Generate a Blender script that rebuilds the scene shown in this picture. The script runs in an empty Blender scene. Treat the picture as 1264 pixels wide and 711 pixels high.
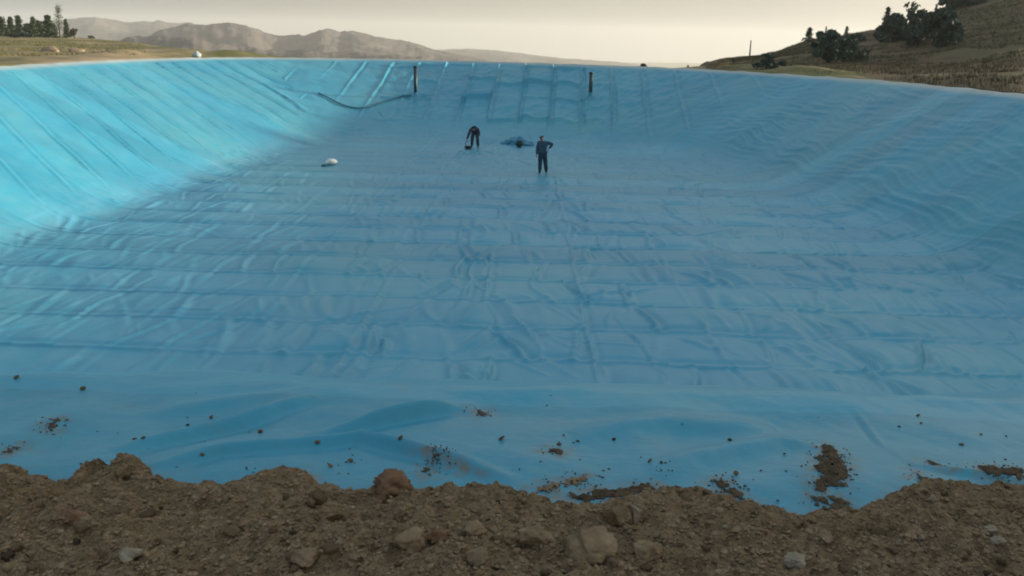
import bpy, bmesh, math, random
import numpy as np
from mathutils import Vector, Matrix
from mathutils.bvhtree import BVHTree

R = math.radians
scene = bpy.context.scene
COL = scene.collection
random.seed(7)
rng = np.random.default_rng(7)

# ------------------------------------------------------------------ camera
F = 1095.0                       # focal length in pixels of the 1264 px frame
CAMZ = 1.6
PITCH = math.atan((355.5 - 52.0) / F)
ROLL = 0.022
fw = Vector((0, math.cos(PITCH), -math.sin(PITCH)))
r0 = Vector((1, 0, 0))
u0 = Vector((0, math.sin(PITCH), math.cos(PITCH)))
rt = r0 * math.cos(ROLL) + u0 * math.sin(ROLL)
up = -r0 * math.sin(ROLL) + u0 * math.cos(ROLL)
EYE = Vector((0, 0, CAMZ))


def ray(px, py):
    return (fw + rt * ((px - 632) / F) - up * ((py - 355.5) / F)).normalized()


def on_z(px, py, z=0.0):
    d = ray(px, py)
    return EYE + d * ((z - CAMZ) / d.z)


def at_dist(px, py, dist):       # point of the ray at a horizontal distance
    d = ray(px, py)
    return EYE + d * (dist / math.hypot(d.x, d.y))


cam = bpy.data.cameras.new('camera')
cam.sensor_width = 36
cam.lens = 36 * F / 1264
cam.clip_start = 0.05
cam.clip_end = 30000
camo = bpy.data.objects.new('camera', cam)
M3 = Matrix((rt, up, -fw)).transposed()
camo.matrix_world = Matrix.Translation(EYE) @ M3.to_4x4()
COL.objects.link(camo)
scene.camera = camo


# ------------------------------------------------------------------ noise
def _h(ix, iy, seed):
    n = (ix.astype(np.int64) * 374761393 + iy.astype(np.int64) * 668265263 + seed * 974711) & 0xffffffff
    n = ((n ^ (n >> 13)) * 1274126177) & 0xffffffff
    n = (n ^ (n >> 16)) & 0xffffffff
    return n / 4294967295.0


def noise(x, y, seed=0):         # gradient noise, about -0.7..0.7
    x = np.asarray(x, float); y = np.asarray(y, float)
    ix = np.floor(x); iy = np.floor(y)
    fx = x - ix; fy = y - iy
    u = fx ** 3 * (fx * (fx * 6 - 15) + 10); v = fy ** 3 * (fy * (fy * 6 - 15) + 10)

    def g(a, b, dx, dy):
        t = _h(ix + a, iy + b, seed) * 2 * np.pi
        return np.cos(t) * dx + np.sin(t) * dy
    n00 = g(0, 0, fx, fy); n10 = g(1, 0, fx - 1, fy)
    n01 = g(0, 1, fx, fy - 1); n11 = g(1, 1, fx - 1, fy - 1)
    a = n00 + (n10 - n00) * u; b = n01 + (n11 - n01) * u
    return a + (b - a) * v


def fbm(x, y, seed=0, octv=4, gain=.5):
    s = 0; a = 1.0
    for o in range(octv):
        s = s + a * noise(x * 2 ** o, y * 2 ** o, seed + o * 17)
        a *= gain
    return s


def ridged(x, y, seed=0):
    return 1 - np.abs(noise(x, y, seed)) * 2.2


def sstep(a, b, x):
    t = np.clip((x - a) / (b - a), 0, 1)
    return t * t * (3 - 2 * t)


# ------------------------------------------------------------------ object helpers
def tag(o, label=None, cat=None, group=None, kind=None):
    if label: o['label'] = label
    if cat: o['category'] = cat
    if group: o['group'] = group
    if kind: o['kind'] = kind
    return o


def link(o, parent=None):
    COL.objects.link(o)
    if parent: o.parent = parent
    return o


def empty(name, loc, rz=0.0):
    o = bpy.data.objects.new(name, None)
    o.empty_display_size = .2
    o.location = loc
    o.rotation_euler = (0, 0, rz)
    COL.objects.link(o)
    return o


def np_mesh(name, V, Q, mat, parent=None, smooth=True):
    me = bpy.data.meshes.new(name)
    V = np.asarray(V, np.float32); Q = np.asarray(Q, np.int32)
    k = Q.shape[1]
    me.vertices.add(len(V)); me.vertices.foreach_set('co', V.ravel())
    me.loops.add(Q.size); me.loops.foreach_set('vertex_index', Q.ravel())
    me.polygons.add(len(Q))
    me.polygons.foreach_set('loop_start', np.arange(0, Q.size, k, dtype=np.int32))
    me.polygons.foreach_set('use_smooth', np.full(len(Q), smooth))
    me.update(calc_edges=True)
    me.validate()
    if mat: me.materials.append(mat)
    return link(bpy.data.objects.new(name, me), parent)


def grid_mesh(name, X, Y, Z, mat, keep=None, parent=None):
    n, m = X.shape
    V = np.stack([X, Y, Z], -1).reshape(-1, 3)
    idx = np.arange(n * m).reshape(n, m)
    Q = np.stack([idx[:-1, :-1], idx[:-1, 1:], idx[1:, 1:], idx[1:, :-1]], -1)
    if keep is not None:
        k = keep[:-1, :-1] & keep[:-1, 1:] & keep[1:, 1:] & keep[1:, :-1]
        Q = Q[k]
        used = np.unique(Q)
        remap = np.full(n * m, -1); remap[used] = np.arange(len(used))
        V = V[used]; Q = remap[Q]
    return np_mesh(name, V, Q.reshape(-1, 4), mat, parent)


def bm_obj(name, bm, mat, parent=None, smooth=True):
    me = bpy.data.meshes.new(name)
    bm.normal_update()
    bm.to_mesh(me); bm.free()
    for p in me.polygons: p.use_smooth = smooth
    if mat: me.materials.append(mat)
    return link(bpy.data.objects.new(name, me), parent)


def tube(bm, pts, rad, seg=10, cap=True):
    """bent tube through pts; rad = number or list"""
    pts = [Vector(p) for p in pts]
    if not hasattr(rad, '__len__'): rad = [rad] * len(pts)
    rings = []
    for i, p in enumerate(pts):
        a = pts[max(i - 1, 0)]; b = pts[min(i + 1, len(pts) - 1)]
        t = (b - a).normalized()
        ref = Vector((0, 0, 1)) if abs(t.z) < .9 else Vector((1, 0, 0))
        s = t.cross(ref).normalized(); n = s.cross(t)
        rings.append([bm.verts.new(p + (s * math.cos(2 * math.pi * k / seg) + n * math.sin(2 * math.pi * k / seg)) * rad[i]) for k in range(seg)])
    for a, b in zip(rings, rings[1:]):
        for k in range(seg):
            bm.faces.new((a[k], a[(k + 1) % seg], b[(k + 1) % seg], b[k]))
    if cap:
        bm.faces.new(rings[0][::-1]); bm.faces.new(rings[-1])
    return rings


def box(bm, c, s, rz=0.0, bev=0.0):
    r = bmesh.ops.create_cube(bm, size=1)
    vs = r['verts']
    m = Matrix.Translation(Vector(c)) @ Matrix.Rotation(rz, 4, 'Z') @ Matrix.Diagonal((s[0], s[1], s[2], 1))
    for v in vs: v.co = m @ v.co
    if bev:
        es = list({e for v in vs for e in v.link_edges})
        bmesh.ops.bevel(bm, geom=es, offset=bev, segments=2, affect='EDGES')


# ------------------------------------------------------------------ materials
def new_mat(name):
    m = bpy.data.materials.new(name); m.use_nodes = True
    nt = m.node_tree
    b = nt.nodes['Principled BSDF']
    return m, nt, b


def N(nt, typ, **kw):
    n = nt.nodes.new(typ)
    for k, v in kw.items(): setattr(n, k, v)
    return n


def noise_node(nt, scale, detail=6, rough=.6, coord=None, vscale=None):
    tc = N(nt, 'ShaderNodeTexCoord')
    n = N(nt, 'ShaderNodeTexNoise'); n.inputs['Scale'].default_value = scale
    n.inputs['Detail'].default_value = detail; n.inputs['Roughness'].default_value = rough
    if vscale:
        mp = N(nt, 'ShaderNodeMapping'); mp.inputs['Scale'].default_value = vscale
        nt.links.new(tc.outputs['Object'], mp.inputs['Vector']); nt.links.new(mp.outputs['Vector'], n.inputs['Vector'])
    else:
        nt.links.new(tc.outputs['Object'], n.inputs['Vector'])
    return n


def ramp(nt, src, stops):
    r = N(nt, 'ShaderNodeValToRGB')
    el = r.color_ramp.elements
    while len(el) < len(stops): el.new(.5)
    for e, (p, c) in zip(el, stops):
        e.position = p; e.color = (*c, 1)
    nt.links.new(src, r.inputs['Fac'])
    return r


def mixc(nt, fac, a, b, mode='MIX'):
    m = N(nt, 'ShaderNodeMix', data_type='RGBA', blend_type=mode)
    for key, val in ((0, fac), (6, a), (7, b)):
        if hasattr(val, 'is_output'): nt.links.new(val, m.inputs[key])
        elif key == 0: m.inputs[key].default_value = val
        else: m.inputs[key].default_value = (*val, 1)
    return m.outputs[2]


def bump(nt, b, src, strength, dist, prev=None):
    n = N(nt, 'ShaderNodeBump'); n.inputs['Strength'].default_value = strength; n.inputs['Distance'].default_value = dist
    nt.links.new(src, n.inputs['Height'])
    if prev: nt.links.new(prev.outputs['Normal'], n.inputs['Normal'])
    nt.links.new(n.outputs['Normal'], b.inputs['Normal'])
    return n


def noisy_mat(name, stops, scale, rough=.9, bstr=.4, bdist=.02, bscale=None, spec=.3, detail=7):
    m, nt, b = new_mat(name)
    n = noise_node(nt, scale, detail)
    r = ramp(nt, n.outputs['Fac'], stops)
    nt.links.new(r.outputs['Color'], b.inputs['Base Color'])
    b.inputs['Roughness'].default_value = rough
    b.inputs['Specular IOR Level'].default_value = spec
    if bstr:
        n2 = noise_node(nt, bscale or scale * 3, 8, .7)
        bump(nt, b, n2.outputs['Fac'], bstr, bdist)
    return m


def liner_mat():
    m, nt, b = new_mat('blue_liner_plastic')
    big = noise_node(nt, .16, 4, .55)
    mid = noise_node(nt, 1.3, 6, .65)
    base = ramp(nt, big.outputs['Fac'], [(.3, (.024, .25, .395)), (.5, (.030, .285, .42)), (.7, (.038, .32, .415))])
    # dusty film, patchy
    d = N(nt, 'ShaderNodeMath', operation='MULTIPLY'); nt.links.new(big.outputs['Fac'], d.inputs[0]); nt.links.new(mid.outputs['Fac'], d.inputs[1])
    dm = N(nt, 'ShaderNodeMapRange'); nt.links.new(d.outputs[0], dm.inputs['Value'])
    dm.inputs['From Min'].default_value = .18; dm.inputs['From Max'].default_value = .42
    dm.inputs['To Min'].default_value = .02; dm.inputs['To Max'].default_value = .2
    c = mixc(nt, dm.outputs['Result'], base.outputs['Color'], (.30, .38, .40))
    # paler tone along the edge of the sheet, on the lip round the rim
    tcz = N(nt, 'ShaderNodeTexCoord'); spz = N(nt, 'ShaderNodeSeparateXYZ'); nt.links.new(tcz.outputs['Object'], spz.inputs[0])
    mz = N(nt, 'ShaderNodeMapRange'); nt.links.new(spz.outputs['Z'], mz.inputs['Value']); mz.inputs['From Min'].default_value = -.06; mz.inputs['From Max'].default_value = .10; mz.inputs['To Max'].default_value = .8
    my = N(nt, 'ShaderNodeMath', operation='GREATER_THAN'); nt.links.new(spz.outputs['Y'], my.inputs[0]); my.inputs[1].default_value = 6.5
    mm = N(nt, 'ShaderNodeMath', operation='MULTIPLY'); nt.links.new(mz.outputs['Result'], mm.inputs[0]); nt.links.new(my.outputs[0], mm.inputs[1])
    c = mixc(nt, mm.outputs[0], c, (.42, .43, .40))
    # flat floor tinted paler by height: dust plus painted sky sheen
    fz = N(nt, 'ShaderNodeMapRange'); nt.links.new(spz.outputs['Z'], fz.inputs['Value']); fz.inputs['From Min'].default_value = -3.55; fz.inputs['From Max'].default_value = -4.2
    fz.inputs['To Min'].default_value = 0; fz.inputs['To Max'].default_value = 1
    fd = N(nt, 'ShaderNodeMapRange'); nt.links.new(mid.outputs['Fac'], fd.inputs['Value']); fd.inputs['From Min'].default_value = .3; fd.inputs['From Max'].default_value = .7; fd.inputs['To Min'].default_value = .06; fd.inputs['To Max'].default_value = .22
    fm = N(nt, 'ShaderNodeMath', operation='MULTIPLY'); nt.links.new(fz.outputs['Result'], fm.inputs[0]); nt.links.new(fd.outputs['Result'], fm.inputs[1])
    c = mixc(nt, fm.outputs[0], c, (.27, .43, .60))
    # soil stains where dirt has been spilled and trodden
    at = N(nt, 'ShaderNodeAttribute', attribute_name='soil_stain')
    c = mixc(nt, at.outputs['Fac'], c, (.17, .13, .085))
    # faint per-panel difference between the welded 2 m sheets
    tc = N(nt, 'ShaderNodeTexCoord'); sp = N(nt, 'ShaderNodeSeparateXYZ'); nt.links.new(tc.outputs['Object'], sp.inputs[0])
    a1 = N(nt, 'ShaderNodeMath', operation='MULTIPLY_ADD'); nt.links.new(sp.outputs['X'], a1.inputs[0]); a1.inputs[1].default_value = .03
    nt.links.new(sp.outputs['Y'], a1.inputs[2])
    a2 = N(nt, 'ShaderNodeMath', operation='DIVIDE'); nt.links.new(a1.outputs[0], a2.inputs[0]); a2.inputs[1].default_value = 2.0
    a3 = N(nt, 'ShaderNodeMath', operation='FLOOR'); nt.links.new(a2.outputs[0], a3.inputs[0])
    wn = N(nt, 'ShaderNodeTexWhiteNoise', noise_dimensions='1D'); nt.links.new(a3.outputs[0], wn.inputs['W'])
    hs = N(nt, 'ShaderNodeHueSaturation'); nt.links.new(c, hs.inputs['Color'])
    v = N(nt, 'ShaderNodeMapRange'); nt.links.new(wn.outputs['Value'], v.inputs['Value']); v.inputs['To Min'].default_value = .91; v.inputs['To Max'].default_value = 1.08
    nt.links.new(v.outputs['Result'], hs.inputs['Value'])
    nt.links.new(hs.outputs['Color'], b.inputs['Base Color'])
    rr = N(nt, 'ShaderNodeMapRange'); nt.links.new(mid.outputs['Fac'], rr.inputs['Value']); rr.inputs['To Min'].default_value = .27; rr.inputs['To Max'].default_value = .48
    nt.links.new(rr.outputs['Result'], b.inputs['Roughness'])
    b.inputs['Specular IOR Level'].default_value = .32
    fine = noise_node(nt, 7, 6, .6)
    p = bump(nt, b, mid.outputs['Fac'], .35, .05)
    bump(nt, b, fine.outputs['Fac'], .25, .01, p)
    return m


def terrain_mat(name, stops, scale, soil=None, soilpos=(.55, .7), scale2=.05, stretch=None):
    m, nt, b = new_mat(name)
    n = noise_node(nt, scale, 9, .65, vscale=stretch)
    r = ramp(nt, n.outputs['Fac'], stops)
    c = r.outputs['Color']
    if soil:
        n2 = noise_node(nt, scale2, 5, .6)
        mr = N(nt, 'ShaderNodeMapRange'); nt.links.new(n2.outputs['Fac'], mr.inputs['Value'])
        mr.inputs['From Min'].default_value = soilpos[0]; mr.inputs['From Max'].default_value = soilpos[1]
        c = mixc(nt, mr.outputs['Result'], c, soil)
    nt.links.new(c, b.inputs['Base Color'])
    b.inputs['Roughness'].default_value = 1; b.inputs['Specular IOR Level'].default_value = .1
    n3 = noise_node(nt, scale * 4, 8, .7)
    bump(nt, b, n3.outputs['Fac'], .6, .15 / max(scale, .02) * .1)
    return m


def leaf_mat(name, lo, hi):
    m, nt, b = new_mat(name)
    n = noise_node(nt, 1.4, 4, .6)
    r = ramp(nt, n.outputs['Fac'], [(.3, lo), (.7, hi)])
    nt.links.new(r.outputs['Color'], b.inputs['Base Color'])
    b.inputs['Roughness'].default_value = .8; b.inputs['Specular IOR Level'].default_value = .2
    return m


def plain(name, col, rough=.7, spec=.3, var=.25, scale=6, metal=0.0):
    lo = tuple(c * (1 - var) for c in col); hi = tuple(min(1, c * (1 + var)) for c in col)
    m = noisy_mat(name, [(.3, lo), (.7, hi)], scale, rough, .2, .01, scale * 4, spec)
    m.node_tree.nodes['Principled BSDF'].inputs['Metallic'].default_value = metal
    return m


MAT = dict(
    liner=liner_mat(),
    soil=noisy_mat('loose_brown_soil', [(.25, (.155, .10, .058)), (.45, (.27, .185, .108)), (.62, (.36, .255, .155)), (.8, (.48, .37, .25))], 16, 1, 1.0, .03, 55, .1, 10),
    clod=noisy_mat('dry_clod', [(.3, (.17, .118, .072)), (.55, (.265, .19, .118)), (.8, (.39, .30, .205))], 14, 1, .8, .012, 60, .1, 9),
    redclod=noisy_mat('reddish_clod', [(.3, (.14, .08, .048)), (.55, (.21, .125, .076)), (.8, (.30, .2, .135))], 14, 1, .8, .012, 60, .1, 9),
    stone=noisy_mat('pale_stone', [(.3, (.2, .165, .12)), (.7, (.32, .265, .2))], 20, .9, .5, .008, 70, .2, 8),
    damp=noisy_mat('dark_damp_soil', [(.3, (.06, .045, .03)), (.6, (.125, .09, .058)), (.8, (.2, .145, .095))], 22, 1, .8, .012, 70, .1, 9),
    ground=terrain_mat('dry_plateau_ground', [(.3, (.10, .11, .04)), (.5, (.17, .155, .07)), (.72, (.27, .21, .13))], .22, (.36, .265, .17), (.5, .62), .045),
    hillside=terrain_mat('dry_grass_hillside', [(.28, (.07, .062, .034)), (.48, (.115, .096, .054)), (.7, (.17, .13, .078))], .22, (.13, .08, .056), (.5, .66), .06),
    hills=terrain_mat('far_bare_hills', [(.3, (.06, .05, .05)), (.5, (.105, .09, .083)), (.7, (.17, .14, .12))], .006, (.075, .072, .06), (.5, .62), .0025),
    pine=leaf_mat('pine_needles', (.025, .045, .02), (.055, .085, .035)),
    pale_leaf=leaf_mat('grey_green_leaves', (.07, .11, .06), (.12, .16, .09)),
    shrub=leaf_mat('dark_shrub_leaves', (.045, .07, .055), (.09, .125, .09)),
    brown_leaf=leaf_mat('brown_dry_leaves', (.06, .05, .035), (.1, .08, .05)),
    hill_grass=leaf_mat('olive_grass_blades', (.075, .066, .034), (.14, .115, .062)),
    grass=leaf_mat('dry_grass_blades', (.11, .105, .04), (.2, .18, .075)),
    bark=plain('bark', (.09, .065, .045), .95, .1),
    dark_pipe=plain('dark_plastic_pipe', (.016, .04, .055), .5, .4),
    dark_line=plain('dark_blue_matte', (.02, .13, .20), .6, .3),
    white=plain('white_plastic', (.74, .74, .7), .5, .4, .06),
    cloth_dark=plain('dark_blue_workwear', (.04, .085, .13), .9, .1),
    cloth_grey=plain('dark_grey_trousers', (.028, .065, .085), .9, .1),
    cloth_plum=plain('dark_purple_shirt', (.055, .05, .085), .9, .1),
    skin=plain('skin', (.3, .17, .11), .6, .3, .1),
    hair=plain('black_hair', (.012, .01, .01), .7, .3),
    boot=plain('black_boots', (.015, .014, .013), .6, .3),
    pale_cloth=plain('pale_cloth', (.45, .48, .5), .9, .1),
    bundle=plain('folded_blue_liner', (.02, .19, .32), .4, .5, .12, 2),
    grey_white=plain('dull_white_plastic', (.46, .53, .54), .6, .3, .08),
    black=plain('black_plastic', (.012, .016, .02), .5, .4),
    timber=plain('grey_timber', (.16, .13, .1), .9, .1),
)

# ------------------------------------------------------------------ pond outline
FLOOR = -4.3
rim_px = [(1264, 120), (1180, 111), (1100, 103), (1000, 95.5), (930, 91), (860, 86.8), (800, 84), (720, 81), (600, 77), (470, 74), (350, 72.6), (250, 72.2), (120, 77), (0, 85)]
rim = [(16.5, 4.25), (18.6, 7.0), (19.2, 14.0), (19.2, 24)] + [tuple(on_z(x, y, .06).xy) for x, y in rim_px] + [(-22.5, 26), (-22.8, 14), (-22, 7.0), (-18.5, 4.3)]
toe = [(11.5, 12.3), (13, 14), (13.0, 22), (12.3, 30), (11.6, 39), (10.0, 47), (7.4, 52.5), (3.5, 55.6), (-2, 56.8), (-7.5, 56.0), (-11, 53), (-12.6, 46), (-13.2, 38), (-13.8, 30), (-14.6, 22), (-14.6, 14), (-13, 12.3)]


def smooth_poly(P, it=3):
    P = np.array(P, float)
    for _ in range(it):
        Q = np.roll(P, -1, 0)
        P = np.stack([.75 * P + .25 * Q, .25 * P + .75 * Q], 1).reshape(-1, 2)
    return P


rimP = smooth_poly(rim, 2); toeP = smooth_poly(toe, 2)


def poly_dist(X, Y, P):
    """signed distance (negative inside) and arc length of the nearest point"""
    d = np.full(X.shape, 1e9); s = np.zeros(X.shape); ins = np.zeros(X.shape, bool)
    Q = np.roll(P, -1, 0); L = 0.0
    for (ax, ay), (bx, by) in zip(P, Q):
        ex, ey = bx - ax, by - ay; l2 = ex * ex + ey * ey; l = math.sqrt(l2)
        if l < 1e-9: continue
        t = np.clip(((X - ax) * ex + (Y - ay) * ey) / l2, 0, 1)
        dd = np.hypot(X - ax - t * ex, Y - ay - t * ey)
        k = dd < d
        d = np.where(k, dd, d); s = np.where(k, L + t * l, s)
        if ay != by:
            c = ((ay > Y) != (by > Y)) & (X < (bx - ax) * (Y - ay) / (by - ay) + ax)
            ins ^= c
        L += l
    return np.where(ins, -d, d), s, L


# ------------------------------------------------------------------ liner surface
def spaced(stops):
    out = [stops[0][0]]
    for (a, da), (b, db) in zip(stops, stops[1:]):
        x = a
        while x < b - 1e-6:
            t = (x - a) / (b - a); x += da + (db - da) * t; out.append(min(x, b))
    return np.unique(np.array(out))


ys = spaced([(2.0, .012), (2.7, .011), (4.5, .013), (5.4, .12), (12.0, .14), (13.2, .04), (24, .045), (32, .065), (45, .09), (72, .11)])
xr = spaced([(0, .014), (2.6, .014), (3.4, .05), (14.5, .058), (25, .12)])
xs = np.concatenate([-xr[::-1][:-1], xr])
X, Y = np.meshgrid(xs, ys)
dR, sR, LR = poly_dist(X, Y, rimP)
dT, sT, LT = poly_dist(X, Y, toeP)
inside_toe = dT < 0
aT = np.abs(dT); aR = np.maximum(-dR, 0)
t = np.where(inside_toe, -aT / 8.0, aT / (aT + aR + 1e-6))
w = .14 - .10 * sstep(50, 55, Y) - .06 * sstep(-8, -11, X) * (1 - sstep(50, 55, Y))
g = np.where(t < -w, 0, np.where(t < w, (t + w) ** 2 / (4 * w), t))
# crest rounding (smooth min with 1)
k = .014
g1 = np.where(dR < 0, g, 1.0)
ext = np.where(dR < 0, g, 1 + dR / 8.0)
q = ext - 1
g = np.where(q < -k, ext, np.where(q > k, 1.0, 1 - (q - k) ** 2 / (4 * k)))
Z = FLOOR * (1 - g)

slope_w = sstep(.08, .3, t) * (1 - sstep(.96, 1.0, t))     # on the slopes
floor_w = 1 - sstep(-.02, .16, t)
near_slope = (Y < 12.6) & (np.abs(X) < 14)

# general unevenness of the bed
Z += floor_w * (.05 * fbm(X / 3.1, Y / 3.1, 5, 3)) + slope_w * .07 * fbm(X / 2.6, Y / 2.6, 9, 3)

# --- floor: 2 m strips with welded seams and cross wrinkles
cy = Y + .03 * X + .10 * noise(X / 5, Y / 9, 31)
js = np.floor(cy / 2.0); fr = cy / 2.0 - js
dseam = np.minimum(fr, 1 - fr) * 2.0
side = np.where(fr < .5, 1.0, -1.0)
amp = .55 + 1.0 * np.clip(noise(X / 2.3, js * 3.7 + .5, 12) + .15, -.3, 1)
seam = amp * (.040 * (1 - fr) * sstep(0, .035, fr) + .040 * np.exp(-(dseam / .05) ** 2) * 1.2 - .030 * np.exp(-((dseam - .16) / .11) ** 2) * (side > 0))
pillow = .045 * np.sin(np.pi * fr) ** 1.0 * (.6 + 1.2 * noise(X / 1.7, js * 2.3 + .3, 21))
W = np.zeros_like(X)
r2 = random.Random(11)


def wrinkle(x0, y0, ang_, half, wd, a, cv):
    """one tapered crease on the floor, running mostly along y"""
    ra, rb = np.searchsorted(ys, [y0 - half * 1.1 - .3, y0 + half * 1.1 + .3])
    ca, cb = np.searchsorted(xs, [x0 - half * abs(math.sin(ang_)) - abs(cv) * half - 6 * wd - .1, x0 + half * abs(math.sin(ang_)) + abs(cv) * half + 6 * wd + .1])
    if rb - ra < 2 or cb - ca < 2: return
    dx = X[ra:rb, ca:cb] - x0; dy = Y[ra:rb, ca:cb] - y0
    c_, s_ = math.cos(ang_), math.sin(ang_)
    v = (dx * s_ + dy * c_) / half; u = dx * c_ - dy * s_ - cv * half * (v * v - .3)
    env = np.clip(1 - v * v, 0, 1) ** .8
    wv = wd * (.55 + .6 * env)
    W[ra:rb, ca:cb] += a * env * (np.exp(-(u / wv) ** 2) - .5 * np.exp(-((u - 1.7 * wv) / (1.4 * wv)) ** 2))


for j in range(5, 29):
    yc = j * 2.0 + 1.0
    x = -18.0
    while x < 16:
        big = r2.random() < .28
        nrun = r2.choice((1, 1, 1, 2, 3, 4)); sp_ = r2.uniform(.32, .62)
        sl_ = r2.gauss(0, .25); cv_ = r2.gauss(0, .10)
        for q_ in range(nrun):
            x += sp_ * r2.uniform(.85, 1.15)
            half = r2.uniform(.5, 1.05) * (1.25 if big else 1)
            wrinkle(x, yc - .03 * x + r2.gauss(0, .35), sl_ + r2.gauss(0, .08), half, r2.uniform(.045, .10) * (1.35 if big else 1), r2.uniform(.018, .045) * (1.5 if big else 1), cv_ + r2.gauss(0, .05))
        x += r2.uniform(.15, 1.5)
CELL = np.zeros_like(X)
for j in range(5, 30):
    rows = np.where((ys > j * 2.0 - .9) & (ys < j * 2.0 + 2.9))[0]
    if len(rows) == 0: continue
    ra, rb = rows[0], rows[-1] + 1
    f = fr[ra:rb]; m = (js[ra:rb] == j)
    bx = [-19.0]
    while bx[-1] < 19: bx.append(bx[-1] + r2.choice((.75, 1.05, 1.35, 1.9)) * r2.uniform(.8, 1.2))
    bx = np.array(bx); nb_ = len(bx)
    am = np.array([r2.uniform(.004, .062) for _ in bx]); slb = np.array([r2.gauss(0, .16) for _ in bx]); wb = np.array([r2.uniform(.05, .11) for _ in bx])
    pl = np.array([r2.uniform(-.01, .055) for _ in bx])
    xx = X[ra:rb] + .03 * np.sin(f * 6.28 + j)
    i_ = np.clip(np.searchsorted(bx, xx), 1, nb_ - 1)
    val = np.zeros_like(xx)
    for kk in (i_ - 1, i_):
        u = xx - bx[kk] - slb[kk] * (f - .5) * 2
        val += am[kk] * (np.exp(-(u / wb[kk]) ** 2) - .45 * np.exp(-((u - 1.8 * wb[kk]) / (1.4 * wb[kk])) ** 2)) * (.45 + .55 * np.sin(np.pi * np.clip(f * 1.1, 0, 1)))
    loc = np.clip((xx - bx[i_ - 1]) / (bx[i_] - bx[i_ - 1]), 0, 1)
    val += pl[i_] * np.sin(np.pi * loc) ** .7 * np.sin(np.pi * f) ** .7
    CELL[ra:rb] += val * m
x = -12.5
while x < 12.5:                  # cross seams that run away from the camera through many strips
    xl = X - x - .012 * (Y - 30) - .07 * noise(X * 0 + x, Y / 3.0, 66)
    CELL += .024 * np.clip(.55 + 1.3 * noise(X * 0 + x * 3.1, Y / 2.6, 67), 0, 1.2) * (np.exp(-(xl / .06) ** 2) - .5 * np.exp(-((xl - .11) / .08) ** 2))
    x += r2.uniform(1.9, 2.7)
for q_ in range(120):            # long loose creases that ignore the seams
    wrinkle(r2.uniform(-15, 14), r2.uniform(13, 56), r2.gauss(0, .55), r2.uniform(.8, 2.4), r2.uniform(.05, .10), r2.uniform(.018, .04), r2.gauss(0, .18))
far_fade = 1 - .35 * sstep(26, 50, Y)
lw = 1 - .72 * sstep(-4.5, -9, X)
Z += floor_w * (seam * 1.15 + pillow * .6 + W * lw * 1.25 + CELL * lw * 2.1 + .018 * fbm(X / .75, Y / 1.3, 63, 2)) * far_fade

# --- slopes: seams running down the slope every 2 m of rim length
sl = np.where(X < -9.0 - .55 * np.clip(Y - 50, 0, 20), Y + .75 * (X + 21.5), X - .06 * (Y - 57)) + .12 * noise(X / 3, Y / 3, 44)
corner = 1 - np.exp(-((X + 11.5 + .4 * (Y - 57)) / 2.6) ** 2) * sstep(47, 53, Y)
js2 = np.floor(sl / 2.05); f2 = sl / 2.05 - js2
ds = np.minimum(f2, 1 - f2) * 2.05
leftw = sstep(-6, -11, X) * sstep(12, 15, Y)
rightw = sstep(8, 12, X) * (1 - sstep(47, 56, Y))
backw = sstep(48, 58, Y) * (1 - leftw * .0) * (1 - sstep(8, 14, X) * .6)
a2 = .4 + .9 * np.clip(noise(js2 * 1.7 + .3, t * 2.2, 8) + .25, -.1, 1)
ridge_d = np.exp(-(ds / .07) ** 2) * .055 - .03 * np.exp(-((ds - .2) / .12) ** 2) * (f2 < .5)
Z += slope_w * corner * ridge_d * a2 * np.clip(leftw * 1.7 * (1 - .7 * sstep(48, 55, Y)) + backw * 4.4 * (.4 + .6 * sstep(-8, -4, X)), 0, 4.4)
# slack between the seams on the far slope: cross folds that make a grid
tt = t * 4.2 + .35 * noise(sR / 2.5, t * 3, 3) + .25 * (_h(js2, js2 * 0, 5) - .5)
ft = tt - np.floor(tt); dt = np.minimum(ft, 1 - ft)
af = np.clip(noise(js2 * 2.9 + .2, np.floor(tt + .5) * 1.3 + .4, 61) * 1.8 + .45, 0, 1.2)
Z += slope_w * corner * backw * sstep(-11, -7, X) * sstep(8, 2, X) * af * .30 * np.exp(-(dt / .075) ** 2)
Z += slope_w * backw * sstep(-11, -7, X) * .10 * fbm(sR / 1.1, t * 9, 71, 3)
# left slope: fine mottled slack, gentle
Z += slope_w * leftw * (1 - backw) * (.014 * fbm(Y / 1.3, t * 6, 81, 4))
# right slope: wavy contour wrinkles sagging between the rim and the toe
wx = sR + 1.2 * noise(sR / 5, t * 2.0, 90); wt = t * 9.5 + .8 * noise(sR / 3.0, t * 2.5, 91) + .35 * np.sin(sR / 2.6)
rg = np.clip(ridged(wx / 5.5, wt * 1.9, 93), 0, 1) ** 3
rg2 = np.clip(ridged(wx / 3.0 + 7, wt * 3.6, 95), 0, 1) ** 3
Z += sstep(.02, .2, t) * (1 - sstep(.96, 1, t)) * rightw * (.085 * rg * (1.15 - .6 * t) + .05 * rg2) * np.clip(.65 + 1.3 * noise(sR / 4.5, t * 3.5, 97), .1, 1.4)
# toe folds (short strokes square to the slope)
toe_w = np.exp(-((t - .02) / .16) ** 2)
tl = np.clip(ridged(X / 1.7 + .4 * noise(X, Y, 4), Y / .42, 101), 0, 1) ** 4
Z += toe_w * (leftw + .6 * backw + .35 * rightw) * .075 * tl * np.clip(noise(X / 3, Y / 2, 7) + .45, 0, 1)
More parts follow.
